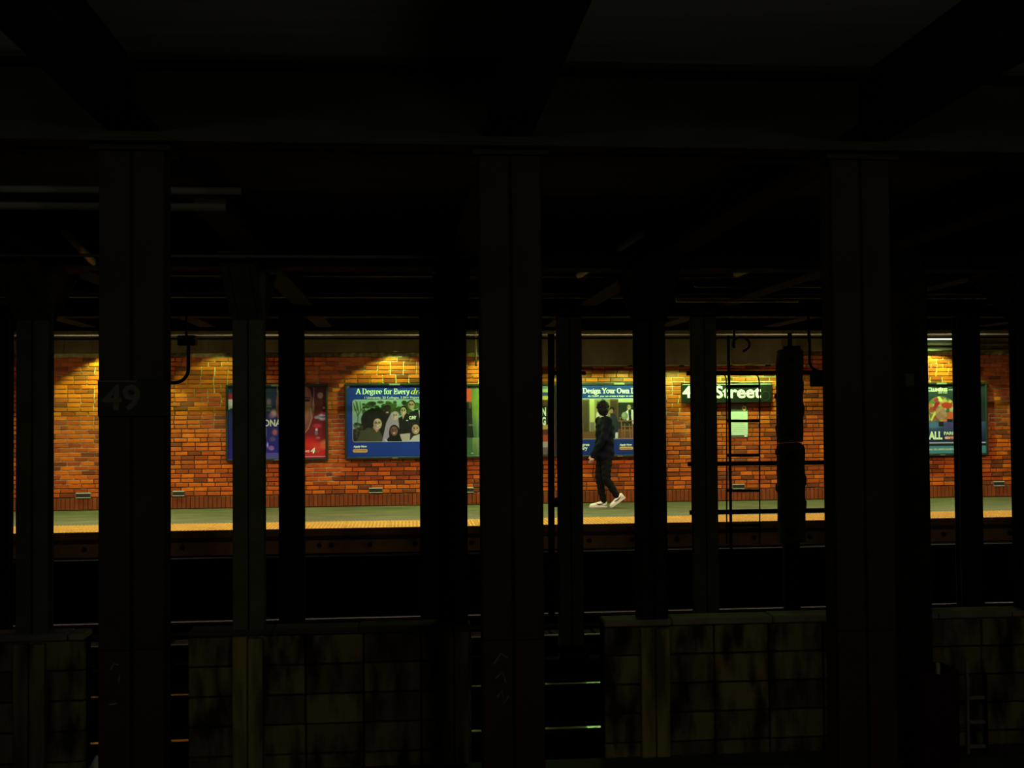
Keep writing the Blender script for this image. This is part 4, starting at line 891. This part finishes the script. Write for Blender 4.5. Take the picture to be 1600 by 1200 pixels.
# ================================================================== PERSON
YPN = 18.15
base = at(945, 790.5, YPN); PO = Vector((base.x, YPN, 0.004))
person = empty('person', PO, 'person in navy jacket, black trousers and white shoes walking left, head turned away', 'person')
def skin_mesh(name, chains, m, par, voxel=.009, extra=None, smooth=True, mirror=False):
    """chains: lists of (x,y,z,r); grown into one continuous surface"""
    bm = bmesh.new()
    for ch in chains:
        for (a, b) in zip(ch, ch[1:]):
            A, B = Vector(a[:3]), Vector(b[:3]); n = max(2, int((B - A).length / (min(a[3], b[3]) * .30)) + 1)
            for i in range(n + 1):
                t = i / n; r = a[3] + (b[3] - a[3]) * t
                sy = (a[4] if len(a) > 4 else 1) * (1 - t) + (b[4] if len(b) > 4 else 1) * t
                bmesh.ops.create_icosphere(bm, subdivisions=2, radius=r, matrix=Matrix.Translation(A.lerp(B, t)) @ Matrix.Diagonal((1, sy, 1, 1)))
    if extra: extra(bm)
    me = bpy.data.meshes.new(name); bm.to_mesh(me); bm.free()
    o = bpy.data.objects.new(name, me); COL.objects.link(o)
    md = o.modifiers.new('r', 'REMESH'); md.mode = 'VOXEL'; md.voxel_size = voxel
    sm = o.modifiers.new('s', 'SMOOTH'); sm.iterations = 6 if voxel > .008 else 2; sm.factor = .5
    dg = bpy.context.evaluated_depsgraph_get(); dg.update()
    me2 = bpy.data.meshes.new_from_object(o.evaluated_get(dg)); bpy.data.objects.remove(o); bpy.data.meshes.remove(me)
    me2.name = name; me2.materials.clear(); me2.materials.append(m); o = bpy.data.objects.new(name, me2); COL.objects.link(o); o.parent = par
    me2.polygons.foreach_set('use_smooth', [True] * len(me2.polygons)); return o
# joints: x forward is -x, near side is -y
HIP, SHO = .92, 1.40
hd = Vector((-.025, .01, 1.60)); look = Vector((-.28, .96, 0)).normalized(); side = Vector((look.y, -look.x, 0))
sh_n, sh_f = Vector((.03, -.17, 1.39)), Vector((-.04, .18, 1.39))
el_n, wr_n = Vector((-.045, -.225, 1.11)), Vector((-.205, -.20, .86))
el_f, wr_f = Vector((.07, .23, 1.12)), Vector((.02, .22, .88))
hn, hf = Vector((.015, -.085, .92)), Vector((.0, .085, .92))
kn_front, an_front = Vector((-.07, .075, .48)), Vector((-.01, .07, .085))     # far leg leads
kn_rear, an_rear = Vector((.015, -.08, .46)), Vector((.20, -.075, .175))
def v4(v, r, s=1.0): return (v.x, v.y, v.z, r, s)
def hand(wr, direction, palm_n, thumb_dir):
    d = direction.normalized(); n = palm_n.normalized(); s = d.cross(n).normalized()
    if s.dot(thumb_dir) < 0: s = -s
    ch = [[v4(wr, .026), v4(wr + d * .045, .030), v4(wr + d * .085, .028)]]
    for i, (o, L) in enumerate(((.028, .072), (.010, .080), (-.009, .075), (-.027, .058))):
        b = wr + d * .082 + s * o; m1 = b + d * L * .45 + n * .006; m2 = m1 + d * L * .32 + n * .018; e = m2 + d * L * .16 + n * .020
        ch.append([v4(wr + d * .05 + s * o * .7, .012), v4(b, .0100), v4(m1, .0090), v4(m2, .0082), v4(e, .0072)])
    t0 = wr + d * .025 + s * .022; t1 = wr + d * .055 + s * .045 + n * .008; t2 = wr + d * .088 + s * .050 + n * .016
    ch.append([v4(t0, .014), v4(t1, .0115), v4(t2, .009)])
    return ch
def head_extra(bm):
    def ell(c, r, m=None):
        mt = Matrix.Translation(c) @ (m or Matrix.Identity(4)) @ Matrix.Diagonal((*r, 1)); bmesh.ops.create_icosphere(bm, subdivisions=3, radius=1, matrix=mt)
    R = Matrix((( side.x, look.x, 0, 0), (side.y, look.y, 0, 0), (0, 0, 1, 0), (0, 0, 0, 1)))
    ell(hd + Vector((0, 0, .03)), (.074, .094, .088), R); ell(hd + look * .022 + Vector((0, 0, -.045)), (.058, .070, .075), R)
    ell(hd + look * .098 + Vector((0, 0, -.018)), (.013, .018, .022), R); ell(hd + look * .090 + Vector((0, 0, .012)), (.009, .014, .026), R)
    ell(hd + look * .082 + Vector((0, 0, -.062)), (.026, .012, .008), R); ell(hd + look * .082 + Vector((0, 0, -.076)), (.022, .012, .008), R); ell(hd + look * .070 + Vector((0, 0, -.105)), (.026, .022, .018), R)
    for s in (-1, 1):
        ell(hd + side * s * .076 + look * -.005 + Vector((0, 0, -.012)), (.010, .020, .032), R); ell(hd + side * s * .032 + look * .078 + Vector((0, 0, .026)), (.026, .012, .007), R)
        ell(hd + side * s * .045 + look * .055 + Vector((0, 0, -.03)), (.022, .026, .022), R)
body = [[v4(Vector((.005, 0, .95)), .125, 1.2), v4(Vector((.0, 0, 1.12)), .11, 1.25), v4(Vector((0, 0, 1.30)), .12, 1.35), v4(Vector((0, 0, 1.40)), .075, 1.5), v4(Vector((-.012, 0, 1.47)), .052), v4(hd + Vector((.008, 0, -.04)), .05)],
        [v4(Vector((0, -.05, 1.39)), .06), v4(sh_n, .056), v4(el_n, .042), v4(wr_n, .027)], [v4(Vector((0, .05, 1.39)), .06), v4(sh_f, .056), v4(el_f, .042), v4(wr_f, .027)],
        [v4(hn, .085), v4(kn_rear, .055), v4(an_rear, .036), v4(an_rear + Vector((-.02, 0, -.05)), .034), v4(an_rear + Vector((-.09, 0, -.125)), .028)], [v4(hf, .085), v4(kn_front, .055), v4(an_front, .036), v4(an_front + Vector((-.03, 0, -.035)), .036), v4(an_front + Vector((-.15, 0, -.05)), .026)]]
body += hand(wr_n, Vector((-.35, 0, -1)), Vector((-.15, 1, 0)), Vector((-1, 0, 0))) + hand(wr_f, Vector((-.12, 0, -1)), Vector((0, -1, 0)), Vector((-1, 0, 0)))
skin_mesh('body', body, M['skin'], person, .0065, head_extra)
for s in (-1, 1):
    bm = bmesh.new(); bmesh.ops.create_icosphere(bm, subdivisions=2, radius=.0115, matrix=Matrix.Translation(hd + side * s * .031 + look * .081 + Vector((0, 0, .008)))); eo = from_bm('eye', bm, M['eye'], person, True)
    bm = bmesh.new(); bmesh.ops.create_icosphere(bm, subdivisions=1, radius=.005, matrix=Matrix.Translation(hd + side * s * .031 + look * .0905 + Vector((0, 0, .008)))); from_bm('iris', bm, M['ink'], eo, True)
def hair_extra(bm):
    R = Matrix(((side.x, look.x, 0, 0), (side.y, look.y, 0, 0), (0, 0, 1, 0), (0, 0, 0, 1)))
    def ell(c, r): bmesh.ops.create_icosphere(bm, subdivisions=3, radius=1, matrix=Matrix.Translation(c) @ R @ Matrix.Diagonal((*r, 1)))
    ell(hd + look * -.022 + Vector((0, 0, .045)), (.098, .102, .096)); ell(hd + look * -.040 + Vector((0, 0, -.03)), (.092, .078, .092)); ell(hd + look * .045 + Vector((0, 0, .095)), (.072, .050, .035)); ell(hd + look * -.05 + Vector((0, 0, -.085)), (.066, .050, .05))
    rr = random.Random(5)
    for k in range(120):
        th = rr.uniform(0, 2 * PI); ph = rr.uniform(-.9, 1.5); d = side * math.cos(th) * math.cos(ph) + look * math.sin(th) * math.cos(ph) + Vector((0, 0, math.sin(ph)))
        if d.dot(look) > .45 and d.z < .6: continue
        c = hd + look * -.022 + Vector((0, 0, .03)) + Vector((d.x * .092, d.y * .092, d.z * .098)); bmesh.ops.create_icosphere(bm, subdivisions=1, radius=rr.uniform(.012, .022), matrix=Matrix.Translation(c))
skin_mesh('hair', [], M['hair'], person, .006, hair_extra)
# jacket: torso with a straight hem, two sleeves, collar
jk = [[v4(Vector((.0, 0, .82)), .165, 1.15), v4(Vector((.005, 0, .98)), .155, 1.2), v4(Vector((.010, 0, 1.15)), .152, 1.32), v4(Vector((.015, 0, 1.29)), .152, 1.4), v4(Vector((.005, 0, 1.37)), .10, 1.7), v4(Vector((.0, 0, 1.435)), .066, 1.2)],
      [v4(Vector((0, -.08, 1.36)), .09), v4(sh_n, .080), v4(el_n, .068), v4(wr_n + Vector((0, 0, .02)), .050), v4(wr_n + Vector((-.014, 0, -.028)), .047)],
      [v4(Vector((0, .08, 1.36)), .09), v4(sh_f, .080), v4(el_f, .068), v4(wr_f + Vector((0, 0, .02)), .050), v4(wr_f + Vector((-.004, 0, -.028)), .047)]]
jo = skin_mesh('jacket', jk, M['jacket'], person, .010)
# cut the hem flat
bm = bmesh.new(); bm.from_mesh(jo.data)
for v in bm.verts:
    if v.co.z < .775 and abs(v.co.x) < .19 and abs(v.co.y) < .21: v.co.z = .775
for v in bm.verts:   # cloth folds
    if .8 < v.co.z < 1.33: v.co.x += .005 * math.sin(v.co.z * 46 + v.co.y * 17); v.co.y += .004 * math.sin(v.co.z * 38 + v.co.x * 22)
bm.to_mesh(jo.data); bm.free()
skin_mesh('shirt_collar', [[v4(Vector((-.008, 0, 1.455)), .064), v4(Vector((-.012, 0, 1.482)), .062)]], M['shirt'], person, .008)
tr = [[v4(Vector((.008, 0, .93)), .125, 1.25), v4(Vector((.008, 0, .84)), .125, 1.25)],
      [v4(hn, .100), v4(hn.lerp(kn_rear, .5), .092), v4(kn_rear, .072), v4(kn_rear.lerp(an_rear, .5), .062), v4(an_rear + Vector((-.02, 0, .02)), .052)],
      [v4(hf, .100), v4(hf.lerp(kn_front, .5), .092), v4(kn_front, .074), v4(kn_front.lerp(an_front, .5), .062), v4(an_front + Vector((0, 0, .02)), .054)]]
to = skin_mesh('trousers', tr, M['trousers'], person, .010)
bm = bmesh.new(); bm.from_mesh(to.data)
for v in bm.verts:
    if v.co.z < .75: v.co.x += .005 * math.sin(v.co.z * 70 + v.co.y * 20)
bm.to_mesh(to.data); bm.free()
def shoe(heel, toe, up, y):
    """heel and toe: points under the sole; length about .28"""
    f = (toe - heel); L = f.length; f.normalize(); u = (up - f * up.dot(f)).normalized(); s = f.cross(u)
    prof = [(0, .034, .075), (.06, .040, .082), (.25, .038, .090), (.42, .040, .070), (.62, .048, .052), (.82, .046, .042), (.95, .034, .030), (1.0, .012, .018)]
    bm = bmesh.new(); rings = []
    for t, w_, h in prof:
        c = heel + f * (t * L)
        rings.append([bm.verts.new(c + s * a * w_ + u * (.022 + b * h)) for a, b in ((-1, 0), (-1, .45), (-.72, .82), (-.25, 1), (.25, 1), (.72, .82), (1, .45), (1, 0))])
    for a, b in zip(rings, rings[1:]):
        for k in range(8): bm.faces.new((a[k], a[(k + 1) % 8], b[(k + 1) % 8], b[k]))
    bm.faces.new(rings[0]); bm.faces.new(rings[-1][::-1]); bmesh.ops.recalc_face_normals(bm, faces=bm.faces)
    so = from_bm('shoe', bm, M['shoe'], person, True)
    bm = bmesh.new(); rings = []
    for t, w_, h in [(-.02, .036, 0), (.25, .042, 0), (.6, .050, 0), (.85, .048, 0), (.98, .034, 0), (1.02, .014, 0)]:
        c = heel + f * (t * L); rings.append([bm.verts.new(c + s * a * w_ + u * b) for a, b in ((-1, 0), (-1, .026), (1, .026), (1, 0))])
    for a, b in zip(rings, rings[1:]):
        for k in range(4): bm.faces.new((a[k], a[(k + 1) % 4], b[(k + 1) % 4], b[k]))
    bm.faces.new(rings[0]); bm.faces.new(rings[-1][::-1]); bmesh.ops.recalc_face_normals(bm, faces=bm.faces); from_bm('sole', bm, M['sole'], so)
    # curved tick mark on both flanks
    for sg_ in (-1, 1):
        sd = s * sg_; top = [(.70, .030), (.52, .026), (.36, .026), (.26, .034), (.22, .046), (.26, .056), (.34, .046), (.46, .046), (.05, .082)]
        pts_lo = [(.68, .052), (.50, .036), (.36, .031), (.27, .036), (.10, .075)]; pts_hi = [(.74, .050), (.50, .050), (.38, .048), (.30, .052), (.09, .080)]
        bm = bmesh.new(); lo = []; hi = []
        # tail at heel, hook towards the toe
        for t, z0, z1 in [(.06, .078, .080), (.18, .062, .070), (.30, .048, .062), (.42, .040, .060), (.52, .042, .062), (.60, .052, .064), (.64, .062, .066)]:
            wv = np.interp(t, [p_[0] for p_ in prof], [p_[1] for p_ in prof]) + .0035
            lo.append(bm.verts.new(heel + f * (t * L) + sd * wv + u * z0)); hi.append(bm.verts.new(heel + f * (t * L) + sd * (wv - .002) + u * z1))
        for k in range(len(lo) - 1): bm.faces.new((lo[k], lo[k + 1], hi[k + 1], hi[k]))
        from_bm('side_mark', bm, M['ink'], so)
shoe(Vector((.045, .07, 0)), Vector((-.235, .07, 0)), Vector((0, 0, 1)), .07)
shoe(Vector((.315, -.075, .155)), Vector((.085, -.075, -.002)), Vector((-.55, 0, .8)), -.075)

# ================================================================== LAMPS
def aim(o, d): o.rotation_euler = Vector(d).to_track_quat('-Z', 'Y').to_euler()
glabs = 'fluorescent battens over the far platform edge'
for i, (px, s) in enumerate(GENERAL):
    X = at(px, 520, 15.72).x; Z = 2.93
    t = empty('platform_light', (X, 15.72, Z), ['fluorescent batten off the left end of the far platform edge', 'fluorescent batten over the far platform edge left of the 49 plate', 'fluorescent batten over the platform edge before the face poster', 'fluorescent batten over the platform edge before the group photo poster', 'fluorescent batten over the platform edge above the walking person', 'fluorescent batten over the platform edge before the signal', 'fluorescent batten over the platform edge before the arched picture', 'fluorescent batten off the right end of the far platform edge'][i], 'lamp', glabs)
    box('housing', -.62, .62, -.07, .07, -.01, .06, M['pipe'], t, .008); box('hanger', -.02, .02, -.02, .02, .06, ZCEILF - Z - .002, M['pipe_dark'], t)
    for sy in (-1, 1): box('side_shade', -.62, .62, sy * .075 - .004, sy * .075 + .004, -.05, .05, M['pipe'], t)
    L = bpy.data.lights.new('platform_light', 'AREA'); L.shape = 'RECTANGLE'; L.size = 1.2; L.size_y = .12; L.energy = GENERAL_W * s; L.color = GENERAL_COL
    lo = bpy.data.objects.new('batten_light', L); COL.objects.link(lo); lo.parent = t; lo.location = (0, 0, -.016)
def downlight(px, py, Y, Z, s, half, blend, label, group):
    X = at(px, py, Y).x; t = empty('wall_downlight', (X, Y, Z), label, 'lamp', group)
    bm = bmesh.new(); bm_cyl(bm, (0, 0, .0), (0, 0, .10), .045, .04, 16); from_bm('can', bm, M['black_metal'], t)
    bm = bmesh.new(); bm_cyl(bm, (0, 0, -.004), (0, 0, -.001), .05, .05, 16); from_bm('lens', bm, M['lamp_face'] if half < 60 else M['black_metal'], t)
    L = bpy.data.lights.new('wall_downlight', 'SPOT'); L.energy = SPOT_W * s; L.color = SPOT_COL; L.spot_size = math.radians(half * 2); L.spot_blend = blend; L.shadow_soft_size = .03
    lo = bpy.data.objects.new('lamp_beam', L); COL.objects.link(lo); lo.parent = t; lo.location = (0, 0, -.02)
for (px, s), q in zip(SPOTS, ('hidden behind the near 49 column', 'above the bent J conduit', 'above the group photo poster', 'above the green poster', 'above the arched picture poster')): downlight(px, 560, 18.62, 2.93, s, 54, .22, 'downlight washing the bricks yellow ' + q, 'downlights above the posters')
bz = at(1000, 571, 18.55).z
for (px, s), q in zip(BULK_SPOTS, ('beside the graffiti column', 'above the classroom poster', 'before the left end of the station sign', 'above the middle of the station sign', 'above the right end of the station sign')): downlight(px, 575, 18.68, bz - .012, s, 87, .4, 'small downlight under the lowered bulkhead ' + q, 'downlights under the bulkhead')
# visible strip lamp at the right
a, b = at(1405, 530, 18.95), at(1492, 530, 18.95)
sl = empty('strip_lamp', ((a.x + b.x) / 2, 18.95, a.z), 'glowing greenish strip lamp above the arched picture poster', 'lamp'); hl = (b.x - a.x) / 2
box('housing', -hl - .03, hl + .03, -.05, .08, .020, .07, M['pipe'], sl, .006)
for xx in (-hl, hl): box('hanger', xx - .01, xx + .01, -.01, .01, .07, ZCEILF - a.z - .002, M['pipe_dark'], sl)
bm = bmesh.new(); bm_cyl(bm, (-hl, 0, 0), (hl, 0, 0), .012); from_bm('tube', bm, M['tube'], sl, True)
L = bpy.data.lights.new('strip_lamp', 'AREA'); L.shape = 'RECTANGLE'; L.size = 2 * hl; L.size_y = .03; L.energy = 2.0; L.color = (.7, 1.0, .35)
lo = bpy.data.objects.new('strip_light', L); COL.objects.link(lo); lo.parent = sl; lo.location = (0, 0, -.022)
for py, nm in ((538, 'upper'), (547, 'lower')):  # pale tubes added for the lamp's reflection lines on the band
    z = at(1480, py, YW - .09).z
    o = tube('reflection_strip', [(a.x - .6, YW - .085, z), (a.x, YW - .085, z), (b.x + 1.2, YW - .085, z)], .022, M['pipe_light']); tag(o, nm + ' pale strip of lamp reflection on the concrete band above the arched picture poster', 'conduit')
# lamps over the near platform, out of view above and behind
for (X, s), q in zip(NEAR_LAMPS, ('left', 'middle', 'right')):
    t = empty('platform_light', (X, 1.0, 2.60), 'dim fluorescent batten over the near platform, ' + q + ' of three', 'lamp', 'battens over the near platform')
    box('housing', -.62, .62, -.07, .07, 0, .06, M['pipe'], t, .008); box('hanger', -.02, .02, -.02, .02, .06, ZCEIL - 2.60 - .002, M['pipe_dark'], t)
    L = bpy.data.lights.new('near_light', 'POINT'); L.shadow_soft_size = .10; L.energy = NEAR_W * s; L.color = NEAR_COL
    lo = bpy.data.objects.new('batten_light', L); COL.objects.link(lo); lo.parent = t; lo.location = (0, 0, -.12)
